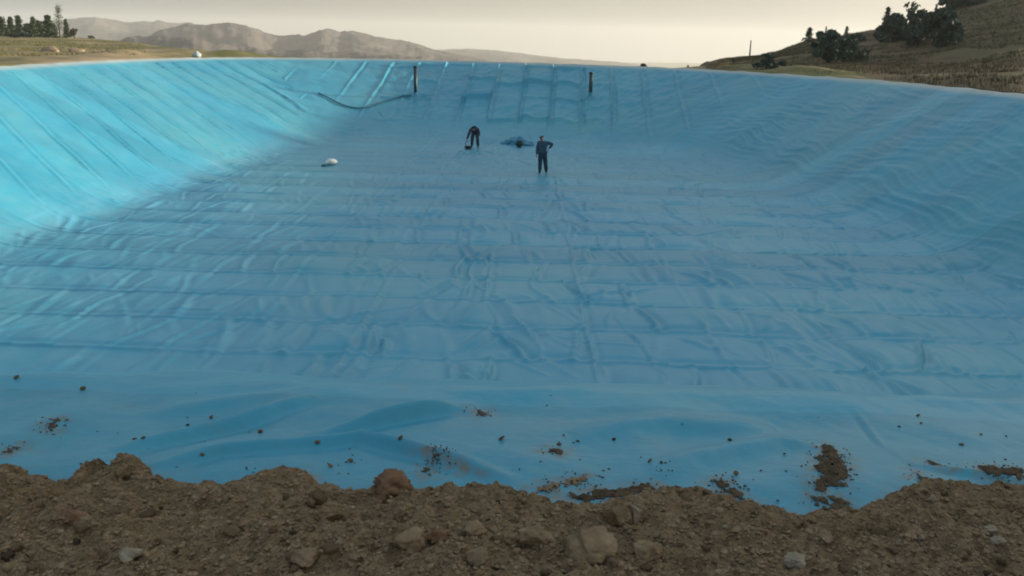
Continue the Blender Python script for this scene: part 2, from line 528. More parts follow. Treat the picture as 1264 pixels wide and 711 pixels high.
# corner crease, far left, and fan folds near the corner
def img_ridge(pts, z, amp, wid, neg=0.0, seg_z=None):
    """soft fold along a line on the ground; pts = image points seen at height z"""
    global Z
    P = [on_z(px, py, zz) for (px, py), zz in zip(pts, seg_z or [z] * len(pts))]
    P = np.array([(p.x, p.y) for p in P])
    D = np.full(X.shape, 1e9); S = np.zeros(X.shape); sg = np.zeros(X.shape)
    L = 0; tot = np.hypot(*np.diff(P, axis=0).T).sum()
    for a, b in zip(P, P[1:]):
        e = b - a; l = np.hypot(*e)
        tq = np.clip(((X - a[0]) * e[0] + (Y - a[1]) * e[1]) / l ** 2, 0, 1)
        dx = X - a[0] - tq * e[0]; dy = Y - a[1] - tq * e[1]
        dd = np.hypot(dx, dy); kk = dd < D
        D = np.where(kk, dd, D); S = np.where(kk, L + tq * l, S)
        sg = np.where(kk, np.sign(e[0] * dy - e[1] * dx), sg); L += l
    fade = np.clip(np.sin(np.pi * np.clip(S / tot, 0, 1)), 0, 1) ** .6; D = np.abs(D + (1.5 if seg_z is None and z < -1 else 0) * wid * noise(X / (wid * 9), Y / (wid * 9), 77)); fade = fade * (.75 + .9 * noise(X / .7, Y / .9, 79))
    kmask = D < 5 * wid
    Z = Z + np.where(kmask, fade * amp * (np.exp(-(D / wid) ** 2) - neg * np.exp(-((D - 1.8 * wid) / (1.2 * wid)) ** 2) * (sg < 0)), 0)


img_ridge([(325, 82), (350, 105), (378, 132), (400, 150), (418, 163)], 0, .09, .22, .4, [-.3, -1.4, -2.6, -3.5, -4.2])
for (a, b, c) in (((255, 92), (300, 125), (345, 152)), ((240, 100), (270, 135), (330, 175)), ((380, 80), (410, 100), (440, 112)), ((365, 84), (400, 106), (436, 122)), ((395, 78), (425, 92), (452, 98))):
    img_ridge([a, b, c], 0, .032, .07, .5, [-.7, -2.2, -3.6])

# --- near apron: soft folds read off the photograph
apron_w = (1 - sstep(4.2, 5.0, Y))
Z -= .10 * sstep(3.0, 4.1, Y) * apron_w
Z += apron_w * sstep(2.5, 3.3, Y) * (.040 * fbm(X / .90 + 3, Y / .62, 110, 2) + .006 * fbm(X / .16, Y / .2, 111, 3))
ap = -.04
img_ridge([(187, 588), (267, 566), (380, 548), (445, 541), (533, 570), (640, 606)], ap, .060, .040, .35)
img_ridge([(140, 560), (229, 531), (286, 512), (343, 492), (392, 479)], ap, .05, .05, .4)
img_ridge([(126, 505), (190, 498), (305, 479), (360, 474)], ap, .03, .07, .3)
img_ridge([(380, 538), (476, 510), (560, 487)], ap, .055, .042, .35)
img_ridge([(1058, 498), (1088, 540), (1132, 592)], ap, .012, .014, 1.0)
img_ridge([(1110, 580), (1155, 589), (1201, 595), (1275, 598)], ap, .03, .03, .2)
img_ridge([(-40, 560), (30, 540), (100, 500), (150, 470)], ap, .035, .11, .2)
img_ridge([(820, 600), (850, 570), (960, 545), (1040, 560)], ap, .05, .075, .3)
img_ridge([(700, 530), (820, 515), (960, 520)], ap, .045, .10, .3)
# long diagonal creases on the floor that carry on past the seam
for p in ([(905, 335), (985, 400), (1060, 455)], [(985, 455), (1015, 490)], [(1020, 330), (1100, 390), (1180, 430)], [(880, 430), (915, 462), (930, 480)], [(1060, 450), (1100, 492)], [(1150, 440), (1240, 490)], [(760, 395), (800, 440), (815, 470)], [(180, 440), (250, 400), (300, 375)], [(60, 415), (120, 375), (200, 340)]):
    img_ridge(p, FLOOR, .034, .05, .6)
# the pleated collar of liner where the two pipes pass through
PIPES = [(513, 120), (728.5, 120)]
# lip at the rim
Z += .14 * np.exp(-((dR - .40) / .26) ** 2) * (Y > 6) * (1 + .35 * noise(sR / 1.3, sR * 0, 130))
Z += sstep(.0, .5, dR) * (Y > 6) * .03 * noise(sR / 2.2, dR, 131)

keep = (dR < .85) | (Y < 5.2)
keep &= (Y > 2.05) & (np.abs(X) < 25)
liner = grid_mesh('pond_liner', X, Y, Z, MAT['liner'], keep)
tag(liner, 'huge wrinkled blue plastic sheet lining the floor and slopes of the empty pond', 'pond liner')

bvh = BVHTree.FromPolygons([v.co.copy() for v in liner.data.vertices], [tuple(p.vertices) for p in liner.data.polygons])


def on_liner(px, py):
    h = bvh.ray_cast(EYE, ray(px, py))
    return (h[0], h[1]) if h[0] is not None else (on_z(px, py, 0), Vector((0, 0, 1)))


def liner_z(x, y):
    h = bvh.ray_cast(Vector((x, y, 60)), Vector((0, 0, -1)))
    return h[0].z if h[0] is not None else 0.0


# ------------------------------------------------------------------ ground sheet
CX, CY = -1.5, 34.0


def rim_radius(ang):
    out = np.zeros_like(ang)
    Q = np.roll(rimP, -1, 0)
    for i, a in enumerate(ang):
        dx, dy = math.cos(a), math.sin(a); best = 0
        for (ax, ay), (bx, by) in zip(rimP, Q):
            ex, ey = bx - ax, by - ay
            den = dx * ey - dy * ex
            if abs(den) < 1e-9: continue
            tt_ = ((ax - CX) * ey - (ay - CY) * ex) / den
            uu = ((ax - CX) * dy - (ay - CY) * dx) / den
            if tt_ > 0 and -1e-6 <= uu <= 1 + 1e-6: best = max(best, tt_)
        out[i] = best
    return out


def ground_z(x, y, D=None):
    x = np.asarray(x, float); y = np.asarray(y, float)
    if D is None:
        D = poly_dist(x, y, rimP)[0]
    z = -.05 + .20 * sstep(.5, 1.2, D) + .14 * fbm(x / 3.0, y / 3.0, 200, 4) * sstep(.8, 3, D)
    # low earth bank behind the far rim
    back = sstep(46, 60, y) * sstep(-60, -18, x)
    z = z + back * (.35 * np.exp(-((D - 3.5) / 1.6) ** 2) * (1 + 1.1 * noise(x / 4, y / 4, 203)))
    # the plateau stops along a line running away to the left; beyond it the land falls into the valley
    ex, ey = -101.0, 189.0; l = math.hypot(ex, ey); ex /= l; ey /= l
    side_ = (x + 24) * ey - (y - 66) * ex          # > 0 to the right of that line
    fall = np.clip(side_ - 4, 0, None) * sstep(62, 74, y)
    z = z - np.minimum(fall * .10, 100 + 8 * fbm(x / 300, y / 300, 205, 3))
    lft = sstep(-20, -40, x)
    z = z + lft * sstep(10, 60, D) * (.6 * fbm(x / 22, y / 22, 207, 3)) * (1 - sstep(300, 600, D))
    z = z - sstep(300, 1200, D) * lft * 100 * (1 - sstep(4, 200, side_))
    # near bank: under the liner apron
    z = z - .28 * (1 - sstep(2.0, 4.6, np.abs(D))) * (y < 6) - .12 * (y < 5) * (np.abs(x) < 26)
    return z


na = 900
ang = np.linspace(0, 2 * np.pi, na + 1)
rr = rim_radius(ang)
offs = spaced([(.25, .25), (6, .6), (30, 1.6), (120, 9), (700, 60), (5600, 300)])
A, O = np.meshgrid(ang, offs)
RR = rr[None, :] + O
gx = CX + np.cos(A) * RR; gy = CY + np.sin(A) * RR
gd, _, _ = poly_dist(gx, gy, rimP)
ground = grid_mesh('ground', gx, gy, ground_z(gx, gy, np.maximum(gd, 0)), MAT['ground'])
tag(ground, kind='structure')

# ------------------------------------------------------------------ hillside on the right
ridge_px = [(852, 86), (862, 83), (880, 80.5), (905, 76.5), (935, 71), (960, 65), (985, 55), (1000, 50), (1040, 45), (1080, 38), (1130, 28), (1170, 13), (1200, 5), (1264, -9)]
raz = [math.atan2(ray(*p).x, ray(*p).y) for p in ridge_px]
rel = [math.atan2(ray(*p).z, math.hypot(ray(*p).x, ray(*p).y)) for p in ridge_px]
raz += [R(36), R(43), R(51), R(59), R(67), R(74), R(90), R(105), R(125)]
rel += [R(3.2), R(3.0), R(3.0), R(3.4), R(6.8), R(10.0), R(10.2), R(9.0), R(4.0)]  # off-frame ridge, shaped to shade the near bank and leave the left slope lit
raz = np.array(raz); rel = np.array(rel)
Rr_a = np.array([R(5), R(11.9), R(13.5), R(15), R(17), R(20), R(30), R(60), R(100), R(140)]); Rr_v = np.array([68, 74, 95, 115, 135, 140, 125, 105, 110, 120.])
azs = np.linspace(R(10.6), R(125), 620)
us = np.concatenate([np.linspace(0, 1, 170), np.linspace(1.012, 2.2, 40)])
AZ, U = np.meshgrid(azs, us)
fpx = [on_z(px_, py_, .06) for px_, py_ in [(840, 85.5), (860, 86.8), (930, 91), (1000, 95.5), (1100, 103), (1180, 111), (1264, 120)]]
foot_a = [math.atan2(q_.x, q_.y) for q_ in fpx] + [R(45), R(70), R(95), R(130)]
foot_d = [q_.xy.length + 1.3 for q_ in fpx] + [28.5, 22.5, 22.0, 22.0]
foot = np.interp(AZ, foot_a, foot_d)
RD = np.interp(AZ, Rr_a, Rr_v)
EL = np.interp(AZ, raz, rel)
rad = foot + (RD - foot) * U
hx = np.sin(AZ) * rad; hy = np.cos(AZ) * rad
Hr = CAMZ + np.tan(EL) * RD
prof = np.where(U < 1, .12 * U + .88 * U ** 1.8, 1 - .9 * (U - 1) ** 1.3)
z0 = .12
hz = z0 + (Hr - z0) * prof
mid = np.sin(np.pi * np.clip(U, 0, 1))
hz += mid * (1.1 * fbm(hx / 26, hy / 26, 301, 4) + .25 * fbm(hx / 5, hy / 5, 302, 3)) * np.clip((Hr - z0) / 6, .15, 1)
hz += .15 * sstep(0, .05, U)
hz += .12 * fbm(hx / 2.2, hy / 2.2, 303, 3) * sstep(0, .06, U)
hz = np.where(U < .004, -.4, hz)
edge = sstep(R(10.6), R(11.8), AZ)
hz = hz * edge + (-.8) * (1 - edge)
hill = grid_mesh('hillside', hx, hy, hz, MAT['hillside'])
tag(hill, kind='structure')
hbvh = BVHTree.FromPolygons([v.co.copy() for v in hill.data.vertices], [tuple(p.vertices) for p in hill.data.polygons])
gbvh = BVHTree.FromPolygons([v.co.copy() for v in ground.data.vertices], [tuple(p.vertices) for p in ground.data.polygons])


def drop(x, y):
    """height of the terrain at x, y"""
    zz = []
    for b in (hbvh, gbvh):
        h = b.ray_cast(Vector((x, y, 400)), Vector((0, 0, -1)))
        if h[0] is not None: zz.append(h[0].z)
    return max(zz) if zz else 0.0


def on_hill(px, py, back=0.0):
    """first hit of the view ray with the hillside, else a spot on its ridge at that bearing"""
    d = ray(px, py)
    h = hbvh.ray_cast(EYE, d)
    if h[0] is not None: return Vector((h[0].x, h[0].y, drop(h[0].x, h[0].y)))
    az = math.atan2(d.x, d.y); rdist = float(np.interp(az, Rr_a, Rr_v)) * .985
    x, y = math.sin(az) * rdist, math.cos(az) * rdist
    return Vector((x, y, drop(x, y)))


# ------------------------------------------------------------------ far hills
def far_hills(pts, dist, depth, base, seed, gully, name='hills'):
    az = np.array([math.atan2(ray(*p).x, ray(*p).y) for p in pts])
    el = np.array([math.atan2(ray(*p).z, math.hypot(ray(*p).x, ray(*p).y)) for p in pts])
    a = np.linspace(az[0], az[-1], 420); v = np.linspace(-1, 1, 110)
    A_, V_ = np.meshgrid(a, v)
    rd = dist + V_ * depth + .18 * depth * noise(A_ * 22, A_ * 0 + .5, seed) * (1 - np.abs(V_))
    top = CAMZ + np.tan(np.interp(A_, az, el)) * dist
    x = np.sin(A_) * rd; y = np.cos(A_) * rd
    pr = np.cos(V_ * np.pi / 2) ** 1.25
    z = base + (top - base) * pr
    z += gully * (1 - pr ** 6) * pr ** .4 * (fbm(x / (depth * .35), y / (depth * .5), seed + 3, 5) - .4 * np.abs(noise(x / (depth * .16), y / (depth * .45), seed + 9)))
    z += (top - CAMZ + 45) *   .08 * noise(A_ * 60, A_ * 0 + .2, seed + 21) * pr + (top - CAMZ + 45) *   .03 * noise(A_ * 150, V_ * 3, seed + 23) * pr
    z += gully * .14 * fbm(x / (depth * .07), y / (depth * .07), seed + 5, 4) * pr
    o = grid_mesh(name, x, y, z, MAT['hills'])
    tag(o, kind='structure')
    return o


far_hills([(150, 80), (166, 60), (185, 46), (203, 35), (225, 31.5), (255, 30.5), (285, 31), (305, 34), (325, 41), (342, 45), (360, 44.5), (378, 42), (398, 38.5), (415, 37), (435, 39), (455, 43), (480, 48), (505, 53), (530, 61), (550, 66), (575, 71), (610, 78), (640, 84)], 1900, 800, -108, 400, 48)
far_hills([(90, 60), (130, 52), (160, 47), (190, 44), (230, 46), (280, 55), (330, 62), (420, 66), (480, 69), (560, 74), (620, 82)], 1150, 380, -108, 430, 26)
far_hills([(-140, 44), (-60, 37), (0, 33.5), (40, 29), (75, 24.5), (105, 22), (130, 24), (160, 27.5), (200, 27), (230, 29), (270, 36), (330, 44), (400, 50), (470, 58)], 3600, 1100, -108, 460, 50)
far_hills([(480, 66), (540, 62), (575, 60.5), (605, 62), (640, 66), (680, 71), (720, 74), (765, 78), (800, 84)], 3300, 900, -108, 490, 30)

# ------------------------------------------------------------------ near soil bank
edge_px = [(-260, 590), (-120, 598), (0, 588), (25, 584), (50, 597), (85, 603), (112, 602), (122, 585), (135, 572), (160, 574), (176, 582), (186, 600), (215, 605), (250, 606), (300, 601), (340, 592), (372, 592), (396, 604), (440, 613), (470, 606), (505, 610), (560, 612), (620, 612), (655, 624), (700, 632), (730, 630), (765, 620), (800, 611), (835, 607), (868, 612), (900, 624), (940, 634), (975, 640), (1020, 640), (1062, 636), (1088, 626), (1105, 612), (1140, 602), (1180, 604), (1225, 604), (1264, 600), (1400, 600), (1600, 612)]
ep = [on_z(px, py, .0) for px, py in edge_px]
ex_ = np.array([p.x for p in ep]); ey_ = np.array([p.y for p in ep])
o_ = np.argsort(ex_)
sx = spaced([(-9, .10), (-2.1, .011), (2.1, .011), (9, .10)])
sy = spaced([(-9, .3), (1.7, .06), (2.2, .010), (3.6, .010)])
SX, SY = np.meshgrid(sx, sy)
EY = np.interp(SX, ex_[o_], ey_[o_])
EY = EY + .03 * fbm(SX / .06, SY / .06, 515, 3)
lz = np.array([[0.0]])
# liner height under the soil, sampled from the apron grid
ci = np.clip(np.searchsorted(xs, SX), 0, len(xs) - 1); ri = np.clip(np.searchsorted(ys, SY), 0, len(ys) - 1)
LZ = np.where(SY > 2.06, Z[ri, ci], Z[np.searchsorted(ys, 2.3), ci])
dE = EY - SY
th = .065 * sstep(-.02, .10, dE) + .05 * sstep(.05, .6, dE) - .05 * sstep(0, .10, -dE)
rough_ = sstep(-.02, .12, dE)
sz = LZ + th + rough_ * (.036 * fbm(SX / .32, SY / .32, 501, 3) + .030 * np.clip(ridged(SX / .14, SY / .14, 505), -.5, 1) * (noise(SX / .4, SY / .4, 506) + .4)
                         + .026 * fbm(SX / .06, SY / .06, 503, 4, .65) + .012 * np.clip(ridged(SX / .045, SY / .045, 507), -.6, 1))
sz += .045 * np.exp(-((SX + 1.31) / .11) ** 2 - ((SY - 3.02) / .10) ** 2) * (1 + 1.2 * fbm(SX / .05, SY / .05, 520, 3)) * (dE > -.02)
soil = grid_mesh('soil_bank', SX, SY, sz, MAT['soil'], (dE > -.10))
tag(soil, kind='structure')
sbvh = BVHTree.FromPolygons([v.co.copy() for v in soil.data.vertices], [tuple(p.vertices) for p in soil.data.polygons])


def on_near(px, py):
    d = ray(px, py)
    a = sbvh.ray_cast(EYE, d); b = bvh.ray_cast(EYE, d)
    c = [h for h in (a, b) if h[0] is not None]
    h = min(c, key=lambda q: q[3])
    return h[0], h[1]


# ------------------------------------------------------------------ rocks, clods, crumbs
def rock_bm(seed, sub=3, jag=.28, flat=.75):
    bm = bmesh.new()
    bmesh.ops.create_icosphere(bm, subdivisions=sub, radius=1)
    rr_ = random.Random(seed)
    planes = [(Vector((rr_.gauss(0, 1), rr_.gauss(0, 1), rr_.gauss(0, 1))).normalized(), rr_.uniform(.52, .88)) for _ in range(13)]
    co = np.array([v.co[:] for v in bm.verts])
    n = fbm(co[:, 0] * 1.6 + seed, co[:, 1] * 1.6 + co[:, 2] * 1.3, seed, 4, .55) + .5 * fbm(co[:, 2] * 4 + seed, co[:, 0] * 4 - co[:, 1] * 3, seed + 3, 3)
    for v, q_ in zip(bm.verts, n):
        c = v.co.copy()
        for pn, pd in planes:
            e = c.dot(pn)
            if e > pd: c -= pn * (e - pd) * .93
        v.co = c * (1 + jag * q_ + .16 * float(noise(c.x * 9 + seed, c.y * 9 + c.z * 7, seed + 8)))
        v.co.z *= flat
    return bm


def rock(px, py, wpx, name, label, cat, mat, seed, flat=.75, group=None, sink=.25, asp=1.0, sub=4):
    p, n = on_near(px, py)
    dist = (p - EYE).length
    s = wpx / F * dist / 2
    bm = rock_bm(seed, sub, .28, flat)
    for v in bm.verts: v.co = Vector((v.co.x * s, v.co.y * s * asp, v.co.z * s))
    o = bm_obj(name, bm, mat)
    o.location = p + Vector((0, s * .5, s * flat * (.5 - sink)))
    o.rotation_euler = (0, 0, seed * 1.7)
    tag(o, label, cat, group)
    return o


G1 = 'large clods on the soil bank'
rock(482, 612, 56, 'earth_clod', 'reddish rounded clod sitting on the soil edge against the blue liner', 'clod', MAT['redclod'], 3, .62, G1, .1)
rock(502, 678, 42, 'earth_clod', 'rounded brown clod half sunk in the soil, below the reddish clod on the edge', 'clod', MAT['clod'], 5, .8, G1)
rock(540, 668, 26, 'earth_clod', 'small pinkish clod close beside the rounded half sunk clod', 'clod', MAT['redclod'], 8, .9, G1)
rock(664, 676, 52, 'earth_clod', 'flat topped brown clod left of the largest clod on the bank', 'clod', MAT['clod'], 12, .6, G1)
rock(728, 694, 70, 'earth_clod', 'largest light brown clod on the soil bank, at the bottom edge of the photo', 'clod', MAT['clod'], 14, .72, G1)
rock(765, 648, 36, 'earth_clod', 'upright dark clod standing just behind the largest clod', 'clod', MAT['soil'], 17, 1.1, G1)
rock(784, 644, 16, 'earth_clod', 'narrow pale slab of soil leaning on the upright dark clod', 'clod', MAT['stone'], 18, 1.9, G1, .1)
rock(803, 690, 38, 'earth_clod', 'grey brown angular clod right of the largest clod', 'clod', MAT['clod'], 21, .8, G1)
rock(150, 590, 22, 'earth_clod', 'knobbly clod on the soil hump that juts up into the blue liner', 'clod', MAT['soil'], 24, .75, G1)
rock(85, 645, 30, 'earth_clod', 'orange brown clod in the dirt below the left stretch of liner', 'clod', MAT['redclod'], 27, .6, G1)
rock(156, 690, 28, 'earth_clod', 'pale crumbly clod near the bottom left of the soil bank', 'clod', MAT['stone'], 29, .55, G1)
rock(585, 660, 30, 'earth_clod', 'dull brown clod between the half sunk clod and the flat topped clod', 'clod', MAT['clod'], 31, .6, G1)
rock(404, 640, 34, 'earth_clod', 'low flat clod in the dirt left of the reddish clod on the edge', 'clod', MAT['soil'], 33, .45, G1)
rock(590, 694, 34, 'earth_clod', 'wide flat clod at the bottom edge of the soil, under the dull brown clod', 'clod', MAT['clod'], 35, .5, G1)
rock(375, 700, 44, 'earth_clod', 'grey clod lying on the bottom edge of the photo left of centre', 'clod', MAT['clod'], 37, .5, G1)
rock(985, 700, 28, 'pale_stone', 'pale stone at the bottom edge of the soil right of centre', 'stone', MAT['stone'], 41, .55, 'pale stones in the soil bank')
rock(1234, 674, 17, 'pale_stone', 'pale oval stone in the dark soil near the right edge', 'stone', MAT['stone'], 43, .8, 'pale stones in the soil bank')
rock(1152, 618, 11, 'pale_stone', 'tiny pale stone on the soil just under the right stretch of liner', 'stone', MAT['stone'], 45, .7, 'pale stones in the soil bank')
rock(1137, 666, 14, 'pale_stone', 'small flat pale stone in the soil below the tiny pale stone', 'stone', MAT['stone'], 47, .5, 'pale stones in the soil bank')
rock(1226, 657, 16, 'pale_stone', 'flat pale stone just above the oval stone near the right edge', 'stone', MAT['stone'], 49, .45, 'pale stones in the soil bank')
rock(897, 653, 9, 'pale_stone', 'tiny light stone on the smooth brown soil slope right of centre', 'stone', MAT['stone'], 51, .8, 'pale stones in the soil bank')
rock(418, 672, 10, 'pale_stone', 'tiny light stone in the soil below the low flat clod', 'stone', MAT['stone'], 53, .8, 'pale stones in the soil bank')
rock(1020, 668, 22, 'earth_clod', 'small brown clod in the dip of soil under the square dirt patch', 'clod', MAT['clod'], 55, .6, G1)

# medium clods: alike, spread through the bank
protos = [rock_bm(60 + i, 3, .3, .7) for i in range(6)]
pm = []
for i, b_ in enumerate(protos):
    me = bpy.data.meshes.new('small_clod'); b_.to_mesh(me); b_.free()
    for p in me.polygons: p.use_smooth = True
    me.materials.append((MAT['clod'], MAT['soil'], MAT['clod'], MAT['redclod'], MAT['soil'], MAT['damp'])[i])
    pm.append(me)
r3 = random.Random(5)
cnt = 0
while cnt < 95:
    px = r3.uniform(-10, 1274); py = r3.uniform(606, 712)
    h = sbvh.ray_cast(EYE, ray(px, py)); h2 = bvh.ray_cast(EYE, ray(px, py))
    if h[0] is None or (h2[0] is not None and h2[3] < h[3]): continue
    s = r3.choice((.010, .013, .016, .02, .028)) * r3.uniform(.8, 1.25)
    if px > 820: s *= .75
    o = link(bpy.data.objects.new('small_clod', pm[r3.randrange(6)]))
    o.location = h[0] + Vector((0, 0, s * .15)); o.scale = (s * r3.uniform(.8, 1.3), s, s * r3.uniform(.7, 1))
    o.rotation_euler = (r3.uniform(-.4, .4), r3.uniform(-.4, .4), r3.uniform(0, 6.28))
    tag(o, 'small dry clod among the loose brown soil of the bank', 'clod', 'small clods in the soil bank')
    cnt += 1

# crumbs
def crumb_cloud(points, seed):
    rc = np.random.default_rng(seed)
    bm = bmesh.new(); bmesh.ops.create_icosphere(bm, subdivisions=1, radius=1)
    bv = np.array([v.co[:] for v in bm.verts]); bf = np.array([[v.index for v in f.verts] for f in bm.faces]); bm.free()
    V = []; T = []
    for i, (p, s) in enumerate(points):
        v = bv * (1 + rc.normal(0, .22, (len(bv), 1))) * s * rc.uniform(.7, 1.3, 3) * np.array([1, 1, .75])
        a = rc.uniform(0, 6.28); c, s_ = math.cos(a), math.sin(a)
        v = v @ np.array([[c, s_, 0], [-s_, c, 0], [0, 0, 1]])
        V.append(v + np.array(p)); T.append(bf + i * len(bv))
    return np.concatenate(V), np.concatenate(T)


pts = []
while len(pts) < 13000:
    px = r3.uniform(-30, 1294); py = r3.uniform(560, 716)
    h = sbvh.ray_cast(EYE, ray(px, py)); h2 = bvh.ray_cast(EYE, ray(px, py))
    if h[0] is None or (h2[0] is not None and h2[3] < h[3]): continue
    pts.append((h[0][:], abs(r3.gauss(0, .0034)) + .0020))
V_, T_ = crumb_cloud(pts, 3)
cr = np_mesh('soil_crumbs', V_, T_, MAT['clod'], smooth=False)
tag(cr, kind='stuff')


# patches of dirt lying on the liner
LV = np.empty(len(liner.data.vertices) * 3); liner.data.vertices.foreach_get('co', LV); LV = LV.reshape(-1, 3)
near_ix = np.where((LV[:, 1] < 4.6) & (np.abs(LV[:, 0]) < 4.5))[0]
NX, NY = LV[near_ix, 0], LV[near_ix, 1]
STAIN = np.zeros(len(near_ix))
grain = np.clip(.55 + 1.1 * fbm(NX / .05, NY / .05, 801, 4, .6), 0, 1)
blot = np.clip(.4 + 1.3 * fbm(NX / .16, NY / .10, 805, 3), 0, 1)
up_d = NY - np.interp(NX, ex_[o_], ey_[o_])
STAIN = np.maximum(STAIN, .85 * np.exp(-np.clip(up_d, 0, 9) / .045) * grain)
STAIN = np.maximum(STAIN, .40 * np.exp(-np.clip(up_d, 0, 9) / .20) * blot * grain)
STAIN = np.maximum(STAIN, .16 * np.clip(fbm(NX / .35, NY / .22, 807, 4) * 1.6 - .1, 0, 1) * grain)
def patch(pxpts, n, smin, smax, label, seed, mat='damp', group='dirt patches on the near liner', name='dirt_patch'):
    """a thin crumbly heap of soil inside an outline on the liner: one connected sheet with crumbs on it"""
    P3 = [on_liner(*q) [0] for q in pxpts]
    P = np.array([(q.x, q.y) for q in P3])
    p0 = Vector((P[:, 0].mean(), P[:, 1].mean(), 0)); p0.z = liner_z(p0.x, p0.y)
    lo, hi = P.min(0) - .05, P.max(0) + .05
    dn, _, _ = poly_dist(NX[None, :], NY[None, :], P)
    dn = dn[0] + .05 * fbm(NX / .09, NY / .07, seed + 70, 3)
    STAIN[:] = np.maximum(STAIN, .8 * np.exp(-np.clip(dn, 0, 9) / .035) * grain)
    STAIN[:] = np.maximum(STAIN, .35 * np.exp(-np.clip(dn, 0, 9) / .10) * blot * grain)
    gs = .006
    gxx, gyy = np.meshgrid(np.arange(lo[0], hi[0], gs), np.arange(lo[1], hi[1], gs))
    wxx = gxx + .03 * fbm(gxx / .07, gyy / .07, seed, 3); wyy = gyy + .03 * fbm(gxx / .07, gyy / .07, seed + 50, 3)
    d, _, _ = poly_dist(wxx, wyy, P)
    ci_ = np.clip(np.searchsorted(xs, gxx), 1, len(xs) - 1); ri_ = np.clip(np.searchsorted(ys, gyy), 1, len(ys) - 1)
    fx = (gxx - xs[ci_ - 1]) / (xs[ci_] - xs[ci_ - 1]); fy = (gyy - ys[ri_ - 1]) / (ys[ri_] - ys[ri_ - 1])
    lzz = (Z[ri_ - 1, ci_ - 1] * (1 - fx) + Z[ri_ - 1, ci_] * fx) * (1 - fy) + (Z[ri_, ci_ - 1] * (1 - fx) + Z[ri_, ci_] * fx) * fy
    hh = .022 * (1 - np.exp(np.minimum(d, 0) / .04)) * (.75 + .9 * fbm(gxx / .06, gyy / .06, seed + 9, 3)) + .010 * fbm(gxx / .018, gyy / .018, seed + 11, 3) - .003
    kp = (hh > 0) & (d < 0)
    # keep the largest connected piece only
    lab = np.zeros(kp.shape, int); cur = 0; best = (0, 0)
    for sy_, sx_ in zip(*np.where(kp)):
        if lab[sy_, sx_]: continue
        cur += 1; st = [(sy_, sx_)]; lab[sy_, sx_] = cur; c_ = 0
        while st:
            a_, b_ = st.pop(); c_ += 1
            for u_, v_ in ((a_ + 1, b_), (a_ - 1, b_), (a_, b_ + 1), (a_, b_ - 1)):
                if 0 <= u_ < kp.shape[0] and 0 <= v_ < kp.shape[1] and kp[u_, v_] and not lab[u_, v_]: lab[u_, v_] = cur; st.append((u_, v_))
        best = max(best, (c_, cur))
    kp = lab == best[1]
    o = grid_mesh(name, gxx - p0.x, gyy - p0.y, lzz + np.maximum(hh, 0) + .0005 - p0.z, MAT[mat], kp)
    o.location = p0
    tag(o, label, 'dirt patch', group)
    # loose crumbs in and around it
    rp = random.Random(seed); iy, ix_ = np.where(kp)
    for i in range(int(n * .25)):
        k_ = rp.randrange(len(iy)); x = gxx[iy[k_], ix_[k_]] + rp.gauss(0, .03); y = gyy[iy[k_], ix_[k_]] + rp.gauss(0, .03)
        CRUMBS.append(((x, y, liner_z(x, y) + rp.uniform(0, .012)), rp.uniform(smin, smax) * .62))


CRUMBS = []
patch([(1008, 555), (1022, 548), (1040, 560), (1048, 572), (1046, 600), (1022, 607), (1002, 606), (1003, 585)], 620, .003, .008, 'squarish patch of brown dirt on the liner, right of centre', 1)
patch([(522, 555), (545, 560), (570, 575), (592, 582), (588, 586), (560, 578), (535, 566)], 230, .003, .007, 'narrow slanting streak of dirt along a pale fold of the liner', 2)
patch([(632, 612), (668, 600), (690, 594), (722, 586), (732, 588), (716, 600), (690, 604), (650, 616)], 330, .003, .007, 'long curved smear of tan dirt above the soil edge in the middle', 3, 'clod')
patch([(690, 612), (735, 604), (780, 598), (806, 596), (812, 606), (770, 616), (720, 622)], 380, .003, .008, 'broad dark smear of dirt beside the upright dark clod', 4)
patch([(876, 592), (900, 594), (912, 606), (930, 622), (905, 620), (890, 606)], 240, .003, .008, 'ragged hook of dirt left of the squarish patch, touching the soil', 5)
patch([(1204, 576), (1230, 575), (1270, 580), (1270, 594), (1235, 592), (1210, 586)], 460, .003, .008, 'long brown wedge of dirt on the liner at the right edge', 6)
patch([(48, 528), (62, 518), (76, 516), (76, 526), (62, 534)], 150, .003, .008, 'small dark heap of dirt on the left part of the liner', 7)
patch([(0, 560), (16, 550), (30, 546), (32, 552), (12, 562)], 90, .003, .006, 'thin trail of dirt at the left edge below the small heap', 8)
patch([(584, 506), (598, 505), (606, 513), (594, 514)], 45, .003, .006, 'grey pinch of dirt near the upper edge of the liner flap', 9)
patch([(668, 556), (688, 552), (698, 558), (684, 564)], 40, .002, .005, 'scatter of dark specks in the middle of the flap', 10)
patch([(310, 598), (345, 592), (382, 588), (384, 593), (340, 600)], 170, .003, .006, 'thin line of soil along a fold beside the left soil edge', 11)
patch([(1136, 566), (1150, 570), (1176, 578), (1170, 581), (1146, 574)], 60, .002, .005, 'faint speckled line of dirt right of the liner seam', 12)
patch([(1124, 580), (1136, 586), (1150, 594), (1140, 597), (1126, 592)], 90, .003, .006, 'dark crumbs at the foot of the liner seam', 13)
patch([(998, 612), (1030, 611), (1050, 620), (1046, 634), (1010, 634)], 130, .002, .005, 'loose crumbs between the squarish patch and the soil', 14)
patch([(516, 576), (530, 578), (540, 588), (526, 588)], 50, .002, .005, 'grey smudge of dirt below the slanting streak', 15)

